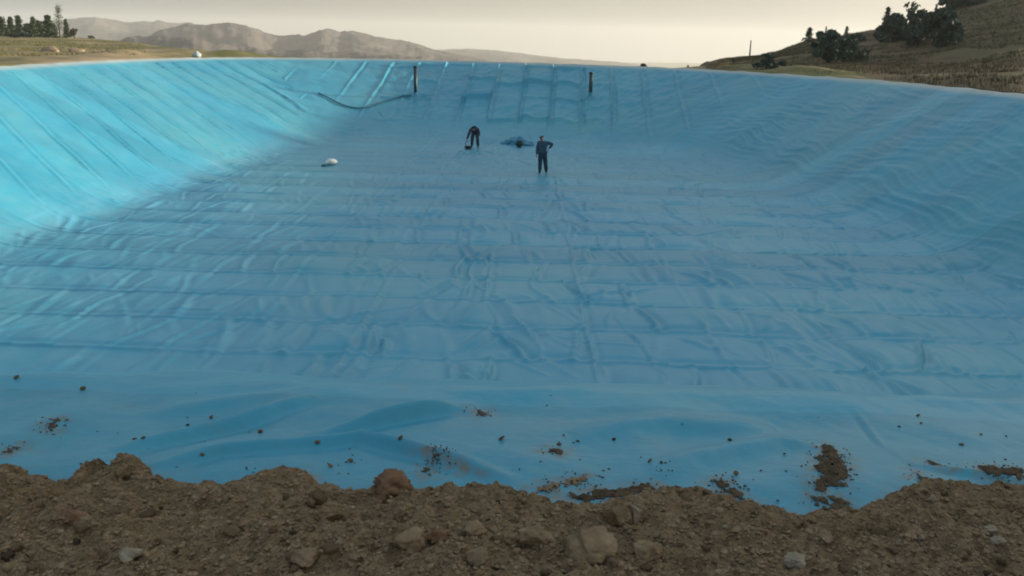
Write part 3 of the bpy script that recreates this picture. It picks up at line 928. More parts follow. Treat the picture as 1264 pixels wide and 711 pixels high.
rp = random.Random(77)
for (px, py) in [(rp.uniform(0, 1264), rp.uniform(475, 600)) for _ in range(22)] + [(q_[0] + rp.gauss(0, 12), q_[1] + rp.gauss(0, 5)) for q_ in ((690, 558), (1040, 590), (900, 590), (60, 530), (430, 575), (590, 510), (740, 590), (330, 585), (820, 575)) for _ in range(11)]:
    q, n = on_liner(px, py)
    CRUMBS.append((q[:], rp.uniform(.0025, .006)))
full = np.zeros(len(LV), np.float32); full[near_ix] = STAIN
liner.data.attributes.new('soil_stain', 'FLOAT', 'POINT').data.foreach_set('value', full)
V_, T_ = crumb_cloud(CRUMBS, 8)
tag(np_mesh('dirt_crumbs', V_, T_, MAT['damp'], smooth=False), kind='stuff')
# single crumbs on the apron
for (px, py, wpx) in [(20, 467, 8), (102, 481, 9), (261, 516, 8), (232, 525, 5), (321, 534, 9), (308, 534, 5), (392, 547, 8), (408, 576, 10), (433, 570, 11), (166, 543, 7), (177, 541, 6), (250, 562, 7), (619, 543, 11), (494, 542, 9), (690, 549, 7), (696, 538, 5), (713, 545, 6), (758, 543, 7), (802, 570, 10), (816, 571, 6), (816, 581, 5), (908, 586, 11), (968, 561, 7), (970, 582, 5), (901, 544, 6), (842, 524, 4), (1050, 580, 6), (1133, 514, 6), (1137, 523, 5), (1211, 537, 6), (1187, 549, 5), (1242, 539, 4), (1110, 527, 4), (603, 603, 7), (960, 619, 8)]:
    p, n = on_liner(px, py)
    s = wpx / F * (p - EYE).length / 2
    o = link(bpy.data.objects.new('dirt_crumb', pm[(px * 7 + py) % 6]))
    o.location = p + Vector((0, 0, s * .4)); k_ = random.Random(px * 31 + py); s *= k_.uniform(.6, 1.0); o.scale = (s * k_.uniform(.8, 1.5), s * k_.uniform(.7, 1.3), s * k_.uniform(.45, .8)); o.rotation_euler = (k_.uniform(-.5, .5), k_.uniform(-.5, .5), px)
    tag(o, 'little lump of dirt lying loose on the near blue liner flap', 'dirt lump', 'loose dirt lumps on the liner')


# ------------------------------------------------------------------ vegetation
def leaf_faces(centers, size, seed, flat=0.0):
    rc = np.random.default_rng(seed)
    c = np.asarray(centers); n = len(c)
    a = rc.normal(size=(n, 3)); a /= np.linalg.norm(a, axis=1)[:, None]
    a[:, 2] *= (1 - flat)
    b = rc.normal(size=(n, 3)); b -= a * (a * b).sum(1)[:, None] / np.maximum((a * a).sum(1)[:, None], 1e-6)
    b /= np.linalg.norm(b, axis=1)[:, None]
    s = size * rc.uniform(.5, 1.3, (n, 1))
    V = np.stack([c - a * s - b * s * .35, c + a * s * .3 - b * s * .5, c + a * s * 1.1, c + a * s * .1 + b * s * .5], 1)
    return V.reshape(-1, 3), np.arange(4 * n).reshape(n, 4)


def trunk_bm(h, r, lean=0.0, branches=0, seed=0):
    bm = bmesh.new(); rt_ = random.Random(seed)
    tube(bm, [(0, 0, -.25), (lean * .3, 0, h * .35), (lean * .7, .02, h * .7), (lean, 0, h)], [r * 1.2, r, r * .65, r * .2], 7)
    for i in range(branches):
        z = h * rt_.uniform(.25, .9); a = rt_.uniform(0, 6.28); l = h * rt_.uniform(.12, .28)
        f = z / h
        tube(bm, [(lean * f, 0, z), (lean * f + math.cos(a) * l * .6, math.sin(a) * l * .6, z + l * .25), (lean * f + math.cos(a) * l, math.sin(a) * l, z + l * .6)], [r * .35, r * .22, r * .08], 5)
    return bm


def conifer(name, loc, h, rb, label, group, mat='pine', seed=0, n=900, taper=1.0, gap=.18, cat='tree'):
    root = empty(name, loc); tag(root, label, cat, group)
    bm_obj('trunk', trunk_bm(h * .92, h * .022 + .03, 0, 8, seed), MAT['bark'], root)
    rc = random.Random(seed); C = []
    nb = int(10 + h * 3)
    for i in range(nb):
        f = (i + rc.random() * .7) / nb
        z = h * (gap * .5 + (1 - gap * .5) * f); rad_ = rb * ((1 - f) ** taper * .92 + .05) * rc.uniform(.6, 1.15)
        for k in range(5):
            a = rc.uniform(0, 6.28); L = rad_ * rc.uniform(.55, 1.15)
            m_ = max(3, int(n / nb / 5))
            for q_ in range(m_):
                u = math.sqrt(rc.random()) * L
                C.append((math.cos(a) * u + rc.gauss(0, .10 * rb), math.sin(a) * u + rc.gauss(0, .10 * rb), z - u * .22 + rc.gauss(0, .025 * h)))
    C.append((0, 0, h))
    V, Q = leaf_faces(C, max(.05, .085 * rb + .02 * h), seed, .3)
    np_mesh('crown', V, Q, MAT[mat], root, False)
    return root


def bushy(name, loc, h, w, label, group, mat='shrub', seed=0, n=1400, lobes=7, cat='tree', depth=None, trunk=.25):
    root = empty(name, loc); tag(root, label, cat, group)
    bm_obj('trunk', trunk_bm(h * .75, h * .03 + .03, rng.normal() * .1, 7, seed), MAT['bark'], root)
    rc = random.Random(seed); C = []
    dd = depth or w
    L = []
    for i in range(lobes * 3):
        f = rc.uniform(trunk + .02, .92); sp_ = (1 - .75 * f ** 1.5)
        L.append((rc.uniform(-.5, .5) * w * .95 * sp_, rc.uniform(-.5, .5) * dd * .95 * sp_, h * f, rc.uniform(.07, .19) * (1.15 - .5 * f)))
    lobes = len(L)
    for i in range(n):
        lx, ly, lz_, lr = L[rc.randrange(lobes)]
        v = Vector((rc.gauss(0, 1), rc.gauss(0, 1), rc.gauss(0, 1))).normalized() * rc.random() ** .45
        p = (lx + v.x * lr * w, ly + v.y * lr * dd, max(.02, lz_ + v.z * lr * h * .9))
        C.append(p)
    V, Q = leaf_faces(C, .05 * (w + h) * .5 + .04, seed)
    np_mesh('crown', V, Q, MAT[mat], root, False)
    return root


def px_m(px, p):
    return px / F * (Vector(p) - EYE).length


# left row of trees beyond the plateau
gl = 'trees on the left horizon'
left_trees = [  # px, base py, height px, half width px, kind, label
    (3, 45.5, 19, 8, 'dark conifer cut by the left edge of the photo'),
    (15, 46, 20, 6, 'slim dark conifer, second from the left edge'),
    (25, 46, 21, 6, 'slim dark conifer with a sharp tip, third from the left edge'),
    (35, 46, 13, 7, 'low dark conifer between two taller ones on the left horizon'),
    (43, 46.5, 20, 6, 'tall dark conifer left of the low round gap in the row'),
    (50, 46.5, 17, 6, 'shorter conifer right against its taller neighbour'),
    (61, 46.5, 22, 8, 'broadest and tallest dark conifer just left of the spindly pale tree'),
    (68, 46.5, 14, 4, 'small conifer tucked under the spindly pale tree'),
    (83, 46.5, 18, 4, 'thin conifer just right of the spindly pale tree'),
]
for i, (px, py, hp, wp, lab) in enumerate(left_trees):
    p = at_dist(px, py, 245 + 6 * (i % 3)); p.z = drop(p.x, p.y)
    conifer('conifer_tree', p, px_m(hp + 1, p), px_m(wp, p) * 1.35, lab, gl, 'pine', 600 + i, 1600, .75)
p = at_dist(74, 46.5, 240); p.z = drop(p.x, p.y)
rt_ = empty('spindly_tree', p); tag(rt_, 'tall spindly pale tree with a tuft at its top, above the left row', 'tree', gl)
h_ = px_m(33, p)
bm_obj('trunk', trunk_bm(h_ * .95, .12, .3, 9, 5), MAT['bark'], rt_)
C = []
rc = random.Random(9)
for i in range(260):
    C.append((.3 + rc.gauss(0, .28), rc.gauss(0, .28), h_ * .88 + rc.gauss(0, .55)))
for i in range(300):
    C.append((.1 + rc.gauss(0, .5), rc.gauss(0, .5), h_ * rc.uniform(.25, .75)))
V, Q = leaf_faces(C, .17, 5)
np_mesh('crown', V, Q, MAT['pale_leaf'], rt_, False)
for (px, py, hp, wp, mat, lab) in [(92, 46.8, 11, 13, 'brown_leaf', 'low brownish bushy tree at the right end of the left row'), (113, 48, 4, 9, 'shrub', 'small flat bush alone on the grass right of the left row'), (30, 50, 6, 40, 'shrub', 'low dark scrub strip at the foot of the left row')]:
    p = at_dist(px, py, 238 if px != 30 else 215); p.z = drop(p.x, p.y)
    bushy('bushy_tree' if hp > 8 else 'shrub', p, px_m(hp, p), px_m(wp, p), lab, gl, mat, int(px), 900, 6, 'tree' if hp > 8 else 'bush', px_m(min(wp, 12), p))

# right hillside
gr = 'trees on the right hillside'
for i, (px, py, hp, wp, kind, mat, lab) in enumerate([
    (998, 52, 16, 8, 'c', 'shrub', 'pointed conifer on the skyline above the first dark thicket'),
    (1018, 52, 17, 2.2, 'c', 'shrub', 'very thin pole like conifer on the skyline between two pointed ones'),
    (1044, 46, 12, 4, 'c', 'shrub', 'short stubby conifer on the skyline right of the pole like one'),
    (1092, 42, 28, 8, 'c', 'shrub', 'tall pointed conifer half way up the ridge'),
    (1122, 36, 28, 15, 'f', 'shrub', 'ragged fork topped tree right of the tall pointed conifer'),
    (1154, 22, 14, 3, 'c', 'shrub', 'small spike of a conifer on the ridge below the top thicket'),
    (1022, 77, 36, 46, 'b', 'shrub', 'large round dark tree low on the slope, leftmost of the big ones'),
    (1050, 75, 30, 38, 'b', 'shrub', 'dark tree merging with the large round one on its right side'),
    (1102, 52, 30, 38, 'b', 'shrub', 'dark bushy tree under the tall pointed conifer'),
    (1134, 56, 36, 42, 'b', 'shrub', 'dense dark tree under the fork topped one'),
    (1163, 58, 44, 48, 'b', 'shrub', 'biggest dense dark tree high on the right slope'),
    (1182, 10, 18, 44, 'b', 'shrub', 'spreading thicket tree on top of the ridge at the upper right'),
    (1206, 6, 12, 20, 'b', 'shrub', 'low tree just right of the ridge top thicket'),
    (946, 86, 18, 26, 'b', 'shrub', 'low dark bush at the foot of the slope, nearest the far corner'),
    (965, 84, 9, 15, 'b', 'shrub', 'small bush between the corner bush and the large round tree'),
]):
    p = on_hill(px, py)
    h_, w_ = px_m(hp, p), px_m(wp, p)
    if kind == 'c':
        conifer('conifer_tree', p, h_, w_, lab, gr, mat, 700 + i, 1100, .75)
    elif kind == 'f':
        root = bushy('ragged_tree', p, h_ * .7, w_, lab, gr, mat, 700 + i, 900, 6)
        C = []
        rc = random.Random(4)
        for a_ in (-.55, .1, .6):
            for q_ in range(60):
                f = rc.random(); C.append((math.sin(a_) * f * h_ * .45 + rc.gauss(0, .12), rc.gauss(0, .15), h_ * .5 + math.cos(a_) * f * h_ * .5 + rc.gauss(0, .1)))
        V, Q = leaf_faces(C, .22, 6)
        np_mesh('crown_spike', V, Q, MAT['shrub'], root, False)
    else:
        big = w_ > 3
        bushy('bushy_tree' if hp > 20 else 'shrub', p, h_, w_, lab, gr, mat, 700 + i, 6500 if big else 2200, 10, 'tree' if hp > 20 else 'bush', trunk=.1)

# things on the far rim
for (px, py, hp, wp, kind, lab) in [(794, 84.5, 7, 11, 'b', 'small dark rounded bush alone on the far rim'), (849, 86.5, 7, 5, 'c', 'tiny pointed bush on the far rim left of the hillside'), (905, 78, 6, 5, 'c', 'tiny pointed shrub on the low end of the hillside ridge')]:
    p = at_dist(px, py, 76) if px < 860 else on_hill(px, py)
    p.z = drop(p.x, p.y) if px > 860 else max(drop(p.x, p.y), p.z - .1)
    if kind == 'b': bushy('shrub', p, px_m(hp, p), px_m(wp, p), lab, 'bushes on the far rim', 'shrub', int(px), 700, 5, 'bush', trunk=.3)
    else: conifer('shrub', p, px_m(hp, p), px_m(wp, p) * .6, lab, 'bushes on the far rim', 'shrub', int(px), 500, .9, cat='bush')

# thin utility pole on the low ridge
p = on_hill(925, 73)
up_ = empty('utility_pole', p); tag(up_, 'thin grey utility pole on the low end of the right ridge', 'pole')
bm = bmesh.new(); hh = px_m(21, p); tube(bm, [(0, 0, -.4), (0, 0, hh)], [.09, .055], 8); bm_obj('pole', bm, MAT['timber'], up_)
bm = bmesh.new(); box(bm, (0, 0, hh - .35), (.07, .8, .07), -.2, .01); bm_obj('crossarm', bm, MAT['timber'], up_)

# grass: hillside and plateau
def tufts(n, sampler, hgt, seed, blades=5):
    rc = np.random.default_rng(seed); V = []; T = []; c = 0
    for i in range(n):
        p = sampler(rc)
        if p is None: continue
        for b_ in range(blades):
            a = rc.uniform(0, 6.28); L = hgt * rc.uniform(.5, 1.3); wv = L * .12
            dx, dy = math.cos(a), math.sin(a); lean = rc.uniform(.1, .5) * L
            base = np.array(p) + np.array([rc.normal() * .12, rc.normal() * .12, -.03])
            V += [base + np.array([-dy * wv, dx * wv, 0]), base + np.array([dy * wv, -dx * wv, 0]), base + np.array([dx * lean, dy * lean, L])]
            T.append((c, c + 1, c + 2)); c += 3
    return np.array(V), np.array(T)


def s_hill(rc):
    px = rc.uniform(880, 1270); az = math.atan2(ray(px, 60).x, ray(px, 60).y)
    fo = np.interp(az, foot_a, foot_d); rd = np.interp(az, Rr_a, Rr_v)
    d = fo + (rd - fo) * rc.uniform(.0, 1.01) ** .8
    x, y = math.sin(az) * d, math.cos(az) * d
    h = hbvh.ray_cast(Vector((x, y, 300)), Vector((0, 0, -1)))
    if h[0] is None or noise(x / 9, y / 9, 55) < -.15: return None
    return h[0][:]


V, T = tufts(14000, s_hill, .2, 1, 6)
tag(np_mesh('hillside_grass', V, T, MAT['hill_grass'], smooth=False), kind='stuff')


def s_left(rc):
    px = rc.uniform(-20, 180); d = rc.uniform(62, 235)
    az = math.atan2(ray(px, 55).x, ray(px, 55).y)
    x, y = math.sin(az) * d, math.cos(az) * d
    if noise(x / 12, y / 12, 56) < -.05: return None
    return (x, y, drop(x, y))


V, T = tufts(7000, s_left, .17, 2)
tag(np_mesh('plateau_grass', V, T, MAT['grass'], smooth=False), kind='stuff')

# two small heaps of pinkish earth on the plateau
for (px, py, wp, lab) in [(64, 63, 20, 'pinkish heap of earth on the plateau, left one of two'), (94, 62.5, 18, 'pinkish heap of earth on the plateau, right one of two')]:
    p = at_dist(px, py, 78); p.z = drop(p.x, p.y)
    bm = rock_bm(int(px), 3, .3, .5); s = px_m(wp, p) / 2
    for v in bm.verts: v.co *= s
    o = bm_obj('earth_heap', bm, noisy_mat('pink_earth', [(.3, (.25, .185, .12)), (.7, (.34, .25, .17))], 2)); o.location = p
    tag(o, lab, 'earth heap', 'earth heaps on the plateau')

# ------------------------------------------------------------------ objects in and around the pond
# dark pipes
for i, (px, py) in enumerate(PIPES):
    p, n = on_liner(px, py)
    h_ = px_m((36, 29)[i], p)
    root = empty('upright_pipe', p)
    tag(root, ('dark upright pipe on the far slope, the taller one with a dark line at its foot', 'dark upright pipe on the far slope, the shorter one nearer the right corner')[i], 'pipe', 'pipes on the far slope')
    bm = bmesh.new(); tube(bm, [(0, 0, -.3), (0, 0, h_)], .125, 16)
    bm_obj('pipe_shaft', bm, MAT['dark_pipe'], root)
    bm = bmesh.new(); tube(bm, [(0, 0, h_ - .10), (0, 0, h_ + .03)], .15, 16); bm_obj('end_collar', bm, MAT['black'], root)
    bm = bmesh.new()
    seg = 28; prev = None
    for r_, zz in ((.13, .34), (.15, .12), (.30, -.02), (.52, -.14)):
        ring = []
        for k_ in range(seg):
            a = 2 * math.pi * k_ / seg; rj = r_ * (1 + .12 * math.sin(a * 7 + i))
            x_, y_ = rj * math.cos(a), rj * math.sin(a)
            zl = liner_z(p.x + x_, p.y + y_) - p.z if r_ > .2 else 0
            ring.append(bm.verts.new((x_, y_, (zz if r_ < .2 else zl + (.05 if r_ < .4 else .012)))))
        if prev:
            for k_ in range(seg): bm.faces.new((prev[k_], prev[(k_ + 1) % seg], ring[(k_ + 1) % seg], ring[k_]))
        prev = ring
    bm_obj('liner_boot', bm, MAT['liner'], root)

# thin tube following the dark line across the far left corner
hp_ = [(393, 116), (404, 121), (415, 127), (426, 132), (440, 135), (452, 134), (463, 130), (475, 126), (488, 122), (500, 119.5), (511, 119)]
pp = []
for a, b in zip(hp_, hp_[1:]):
    for q_ in range(5):
        f = q_ / 5
        c, n = on_liner(a[0] + (b[0] - a[0]) * f, a[1] + (b[1] - a[1]) * f)
        pp.append(c + Vector((0, 0, .07)))
ppa = np.array([q_[:] for q_ in pp])
for _ in range(4): ppa[1:-1] = (ppa[:-2] + 2 * ppa[1:-1] + ppa[2:]) / 4
for q_ in ppa: q_[2] = max(q_[2], liner_z(q_[0], q_[1]) + .06)
bm = bmesh.new(); c0 = Vector(ppa[0]); tube(bm, [Vector(q_) - c0 for q_ in ppa], .045, 8)
o = bm_obj('dark_line', bm, MAT['dark_line']); o.location = c0
tag(o, 'thin dark line sagging across the far left corner slope to the taller pipe', 'dark_line')

# white bucket lying on the floor, left
p, n = on_liner(408, 203)
root = empty('sack', p, R(20))
tag(root, 'small open white sack lying on the floor near the left slope', 'sack')
bm = bmesh.new(); seg = 36
prof_ = [(-.33, .02), (-.30, .10), (-.20, .19), (-.04, .225), (.10, .20), (.18, .135), (.22, .12), (.27, .165), (.265, .15), (.20, .09), (.10, .07)]
rings = []
for ii, (xo, rr1) in enumerate(prof_):
    ring = []
    for k_ in range(seg):
        a = 2 * math.pi * k_ / seg
        q1 = rr1 * (1 + .10 * math.sin(a * 9 + ii * .6) * (ii > 3) + .12 * float(noise(math.cos(a) * 2 + xo * 4, math.sin(a) * 2 + xo * 3, 21)))
        ring.append(bm.verts.new((-xo, q1 * math.cos(a) * 1.1, max(.008, .13 + q1 * math.sin(a) * .66 - .06 * (xo > .1)))))
    rings.append(ring)
for a, b in zip(rings, rings[1:]):
    for k_ in range(seg): bm.faces.new((a[k_], a[(k_ + 1) % seg], b[(k_ + 1) % seg], b[k_]))
bm.faces.new(rings[0][::-1])
bm_obj('sack_body', bm, MAT['white'], root)
bm = bmesh.new(); rg_ = [bm.verts.new((-.105, .072 * math.cos(a), .085 + .045 * math.sin(a))) for a in np.linspace(0, 2 * math.pi, 20, endpoint=False)]; 
rg2_ = [bm.verts.new((-.085, .06 * math.cos(a), .085 + .038 * math.sin(a))) for a in np.linspace(0, 2 * math.pi, 20, endpoint=False)]
bm.faces.new(rg_); bm.faces.new(rg2_[::-1])
for k_ in range(20): bm.faces.new((rg_[k_], rg2_[k_], rg2_[(k_ + 1) % 20], rg_[(k_ + 1) % 20]))
bm_obj('dark_mouth', bm, MAT['black'], root)  # black disc that paints the shade inside the open mouth

# dark lump put in for the shadow mark left of the sack
p, n = on_liner(402, 205)
bm = rock_bm(77, 3, .45, .35)
for v in bm.verts: v.co *= .2
o = bm_obj('shadow_lump', bm, MAT['dark_line']); o.location = p + Vector((-.05, 0, .03))
tag(o, 'dark crumpled lump standing for the shadow just left of the open white sack', 'shadow_lump')

# folded blue sheet with a dark bag in front, far end of the floor
p, n = on_liner(640, 181)
p1, _ = on_liner(617, 178); p2, _ = on_liner(661, 180)
bm = bmesh.new()
nu, nv = 60, 22
L_ = (p2 - p1).length
rows = []
for i in range(nu):
    f = i / (nu - 1); c = p1.lerp(p2, f) + Vector((0, .35, 0)) - p
    hh = .52 * (math.sin(math.pi * min(1, f * 1.02)) ** .45) * (.75 + .5 * float(noise(f * 4, .3, 3)))
    row = []
    for j in range(nv):
        a = math.pi * j / (nv - 1)
        nz = 1 + .3 * float(fbm(np.array(f * 7.), np.array(a * 2.2), 40, 3))
        row.append(bm.verts.new((c.x, c.y - math.cos(a) * .5 * nz * (.35 + .65 * math.sin(math.pi * f) ** .4), c.z - .03 + math.sin(a) ** .8 * hh * nz)))
    rows.append(row)
for a, b in zip(rows, rows[1:]):
    for j in range(nv - 1): bm.faces.new((a[j], b[j], b[j + 1], a[j + 1]))
for row in (rows[0], rows[-1]): bm.faces.new(row)
bmesh.ops.recalc_face_normals(bm, faces=bm.faces)
o = bm_obj('folded_sheet', bm, MAT['bundle']); o.location = p
tag(o, 'crumpled fold of spare blue sheet lying at the foot of the far slope', 'folded sheet')

p, n = on_liner(641, 182)
root = empty('tool_bag', p); tag(root, 'small black bag on the floor in front of the crumpled blue fold', 'bag')
bm = bmesh.new(); box(bm, (0, 0, .2), (.40, .28, .38), .2, .09)
bmesh.ops.subdivide_edges(bm, edges=bm.edges, cuts=2, use_grid_fill=True)
for v in bm.verts:
    v.co += Vector((1, 1, 0)) * (.03 * float(noise(v.co.x * 6 + v.co.z * 5, v.co.y * 6, 2)))
    v.co.x *= 1 - .25 * max(0, v.co.z - .2); v.co.y *= 1 - .8 * max(0, v.co.z - .25)
bm_obj('bag_body', bm, MAT['black'], root)
bm = bmesh.new(); tube(bm, [(-.12, 0, .34), (-.11, 0, .46), (0, 0, .52), (.11, 0, .46), (.12, 0, .34)], .016, 6); bm_obj('handle', bm, MAT['black'], root)

# white tank and a white sack on the far left rim
h = gbvh.ray_cast(EYE, ray(243, 71)); p = h[0] if h[0] is not None and h[3] < 95 else at_dist(243, 71, 70)
root = empty('water_tank', p); tag(root, 'small white boxy tank standing on the far left rim', 'tank')
s = px_m(9, p); hgt = px_m(5.2, p)
bm = bmesh.new(); box(bm, (0, 0, hgt / 2 + .0), (s, s * .7, hgt), .1, .06); bm_obj('tank_body', bm, MAT['grey_white'], root)
bm = bmesh.new(); tube(bm, [(0, 0, hgt), (0, 0, hgt + .09)], .12, 14); bm_obj('lid', bm, MAT['grey_white'], root)
p = at_dist(332, 73.5, 69); p.z = max(drop(p.x, p.y), p.z - .05)
bm = rock_bm(91, 3, .25, .4); s = px_m(9, p) / 2
for v in bm.verts: v.co *= s
o = bm_obj('sack', bm, MAT['white']); o.location = p
tag(o, 'small white sack lying flat on the far rim right of the tank', 'sack')


# ------------------------------------------------------------------ people
def skin_mesh(V, E, rad, sub=2, root=0):
    me = bpy.data.meshes.new('tmp'); me.from_pydata([Vector(v) for v in V], E, [])
    ob = bpy.data.objects.new('tmp', me); COL.objects.link(ob)
    ob.modifiers.new('s', 'SKIN').use_smooth_shade = True
    for i, d in enumerate(me.skin_vertices[0].data):
        r_ = rad[i]; d.radius = (r_, r_) if not hasattr(r_, '__len__') else r_
        d.use_root = (i == root)
    md = ob.modifiers.new('d', 'SUBSURF'); md.levels = sub; md.render_levels = sub
    dg = bpy.context.evaluated_depsgraph_get(); dg.update()
    out = bpy.data.meshes.new_from_object(ob.evaluated_get(dg))
    bpy.data.objects.remove(ob); bpy.data.meshes.remove(me)
    return out


def chain_bm(bm, meshes):
    for me in meshes:
        bm.from_mesh(me); bpy.data.meshes.remove(me)


def hand_meshes(wrist, tip, thumb_dir):
    w_ = Vector(wrist); d = (Vector(tip) - w_).normalized(); th = Vector(thumb_dir)
    th = (th - d * th.dot(d)).normalized(); out = []
    palm_end = w_ + d * .085
    out.append(skin_mesh([w_, w_ + d * .045, palm_end], [(0, 1), (1, 2)], [.026, (.036, .02), (.036, .016)], 1))
    nrm = d.cross(th)
    for k_, (off, ln) in enumerate(((.027, .07), (.009, .078), (-.009, .073), (-.026, .058))):
        b_ = palm_end - d * .015 + th * off
        out.append(skin_mesh([b_, b_ + d * ln * .5 + nrm * .004, b_ + d * ln * .8 + nrm * .02, b_ + d * ln * .92 + nrm * .035], [(0, 1), (1, 2), (2, 3)], [.0095, .009, .008, .007], 1))
    b_ = w_ + d * .03 + th * .02
    out.append(skin_mesh([b_, b_ + th * .03 + d * .025, b_ + th * .038 + d * .055], [(0, 1), (1, 2)], [.013, .011, .009], 1))
    return out


def head_meshes(neck, crown, face):
    n_ = Vector(neck); c_ = Vector(crown); ax = (c_ - n_).normalized(); L = (c_ - n_).length
    fc = Vector(face); fc = (fc - ax * fc.dot(ax)).normalized(); sd = ax.cross(fc)
    out = []
    out.append(skin_mesh([n_ - ax * .04, n_ + ax * L * .22, n_ + ax * L * .42 + fc * .015, n_ + ax * L * .68 + fc * .01, n_ + ax * L * .86], [(0, 1), (1, 2), (2, 3), (3, 4)], [.055, .055, .082, .10, .075], 2))
    out.append(skin_mesh([n_ + ax * L * .60 + fc * .085, n_ + ax * L * .46 + fc * .115], [(0, 1)], [.012, .017], 1))
    for s_ in (-1, 1):
        out.append(skin_mesh([n_ + ax * L * .46 + sd * s_ * .088 - fc * .005, n_ + ax * L * .60 + sd * s_ * .095 - fc * .012], [(0, 1)], [.012, .017], 1))
        out.append(skin_mesh([n_ + ax * L * .60 + sd * s_ * .034 + fc * .086, n_ + ax * L * .60 + sd * s_ * .040 + fc * .088], [(0, 1)], [.011, .010], 1))
    out.append(skin_mesh([n_ + ax * L * .33 - sd * .022 + fc * .088, n_ + ax * L * .33 + sd * .022 + fc * .088], [(0, 1)], [.008, .008], 1))
    return out


def person(loc, J, label, mats, face, cap=True, thumbs=((0, -1, 0), (0, -1, 0)), rz=0.0):
    root = empty('person', loc, rz); tag(root, label, 'person', 'workers on the pond floor')
    names = ['pel', 'waist', 'chest', 'neck', 'shL', 'elL', 'wrL', 'shR', 'elR', 'wrR', 'hipL', 'knL', 'anL', 'hipR', 'knR', 'anR']
    V = [J[n_] for n_ in names]; ix = {n_: i for i, n_ in enumerate(names)}
    E = [(ix[a], ix[b]) for a, b in (('pel', 'waist'), ('waist', 'chest'), ('chest', 'neck'), ('chest', 'shL'), ('shL', 'elL'), ('elL', 'wrL'), ('chest', 'shR'), ('shR', 'elR'), ('elR', 'wrR'), ('pel', 'hipL'), ('hipL', 'knL'), ('knL', 'anL'), ('pel', 'hipR'), ('hipR', 'knR'), ('knR', 'anR'))]
    rd = dict(pel=.125, waist=.12, chest=.135, neck=.055, shL=.058, elL=.043, wrL=.03, shR=.058, elR=.043, wrR=.03, hipL=.088, knL=.062, anL=.042, hipR=.088, knR=.062, anR=.042)
    bm = bmesh.new()
    ms = [skin_mesh(V, E, [rd[n_] for n_ in names])]
    ms += head_meshes(J['neck'], J['crown'], face)
    for s_, th in zip('LR', thumbs): ms += hand_meshes(J['wr' + s_], J['tip' + s_], th)
    chain_bm(bm, ms); bm_obj('body', bm, MAT['skin'], root)
    # shirt
    nm = ['waist', 'pel', 'chest', 'collar', 'shL', 'elL', 'wrL', 'shR', 'elR', 'wrR']
    JJ = dict(J); JJ['collar'] = tuple(Vector(J['chest']).lerp(Vector(J['neck']), .75))
    ex = dict(pel=.19, waist=.19, chest=.20, collar=.09, shL=.10, elL=.08, wrL=.055, shR=.10, elR=.08, wrR=.055)
    ixx = {n_: i for i, n_ in enumerate(nm)}
    E2 = [(ixx[a], ixx[b]) for a, b in (('pel', 'waist'), ('waist', 'chest'), ('chest', 'collar'), ('chest', 'shL'), ('shL', 'elL'), ('elL', 'wrL'), ('chest', 'shR'), ('shR', 'elR'), ('elR', 'wrR'))]
    bm = bmesh.new(); chain_bm(bm, [skin_mesh([JJ[n_] for n_ in nm], E2, [ex[n_] for n_ in nm])]); bm_obj('jacket', bm, mats[0], root)
    nm = ['pel', 'hipL', 'knL', 'anL', 'hipR', 'knR', 'anR']
    ixx = {n_: i for i, n_ in enumerate(nm)}
    ex = dict(pel=.17, hipL=.128, knL=.105, anL=.085, hipR=.128, knR=.105, anR=.085)
    E2 = [(ixx[a], ixx[b]) for a, b in (('pel', 'hipL'), ('hipL', 'knL'), ('knL', 'anL'), ('pel', 'hipR'), ('hipR', 'knR'), ('knR', 'anR'))]
    bm = bmesh.new(); chain_bm(bm, [skin_mesh([J[n_] for n_ in nm], E2, [ex[n_] for n_ in nm])]); bm_obj('trousers', bm, mats[1], root)
    for s_ in 'LR':
        a = Vector(J['an' + s_]); f_ = Vector(J['toe' + s_])
        bm = bmesh.new(); chain_bm(bm, [skin_mesh([a + Vector((0, 0, .04)), a + Vector((0, 0, -.04)), f_.lerp(a, .45), f_], [(0, 1), (1, 2), (2, 3)], [.06, .058, .052, .042])]); bm_obj('boot', bm, MAT['boot'], root)
    n_ = Vector(J['neck']); c_ = Vector(J['crown']); ax = (c_ - n_).normalized(); L = (c_ - n_).length
    fc = Vector(face); fc = (fc - ax * fc.dot(ax)).normalized()
    bm = bmesh.new()
    chain_bm(bm, [skin_mesh([n_ + ax * L * .58 - fc * .045, n_ + ax * L * .74 - fc * .012, n_ + ax * L * .93], [(0, 1), (1, 2)], [.085, .112, .08])])
    if cap:
        chain_bm(bm, [skin_mesh([n_ + ax * L * .76 + fc * .07, n_ + ax * L * .72 + fc * .17], [(0, 1)], [(.075, .012), (.065, .008)], 1)])
    bm_obj('cap' if cap else 'hair', bm, MAT['hair'], root)
    return root


# standing worker
p, n = on_liner(669, 214.5)
S = 1.0
J = dict(pel=(0, .02, .96), waist=(0, .02, 1.12), chest=(-.02, .02, 1.33), neck=(-.04, .0, 1.50), crown=(-.085, -.02, 1.755),
         shL=(-.20, .02, 1.42), elL=(-.25, .0, 1.13), wrL=(-.27, -.06, .88), tipL=(-.275, -.08, .72),
         shR=(.17, .02, 1.43), elR=(.46, .06, 1.37), wrR=(.29, -.05, 1.18), tipR=(.20, -.12, 1.06),
         hipL=(-.095, .02, .90), knL=(-.10, .05, .49), anL=(-.105, .02, .10), toeL=(-.15, .17, .045),
         hipR=(.095, .02, .90), knR=(.15, .06, .49), anR=(.20, .18, .10), toeR=(.22, .32, .045))
person(p, J, 'standing worker in dark clothes and cap with one elbow out, on the blue floor', (MAT['cloth_dark'], MAT['cloth_grey']), (-.6, .75, -.3), True, ((.3, 1, 0), (0, 1, .3)))

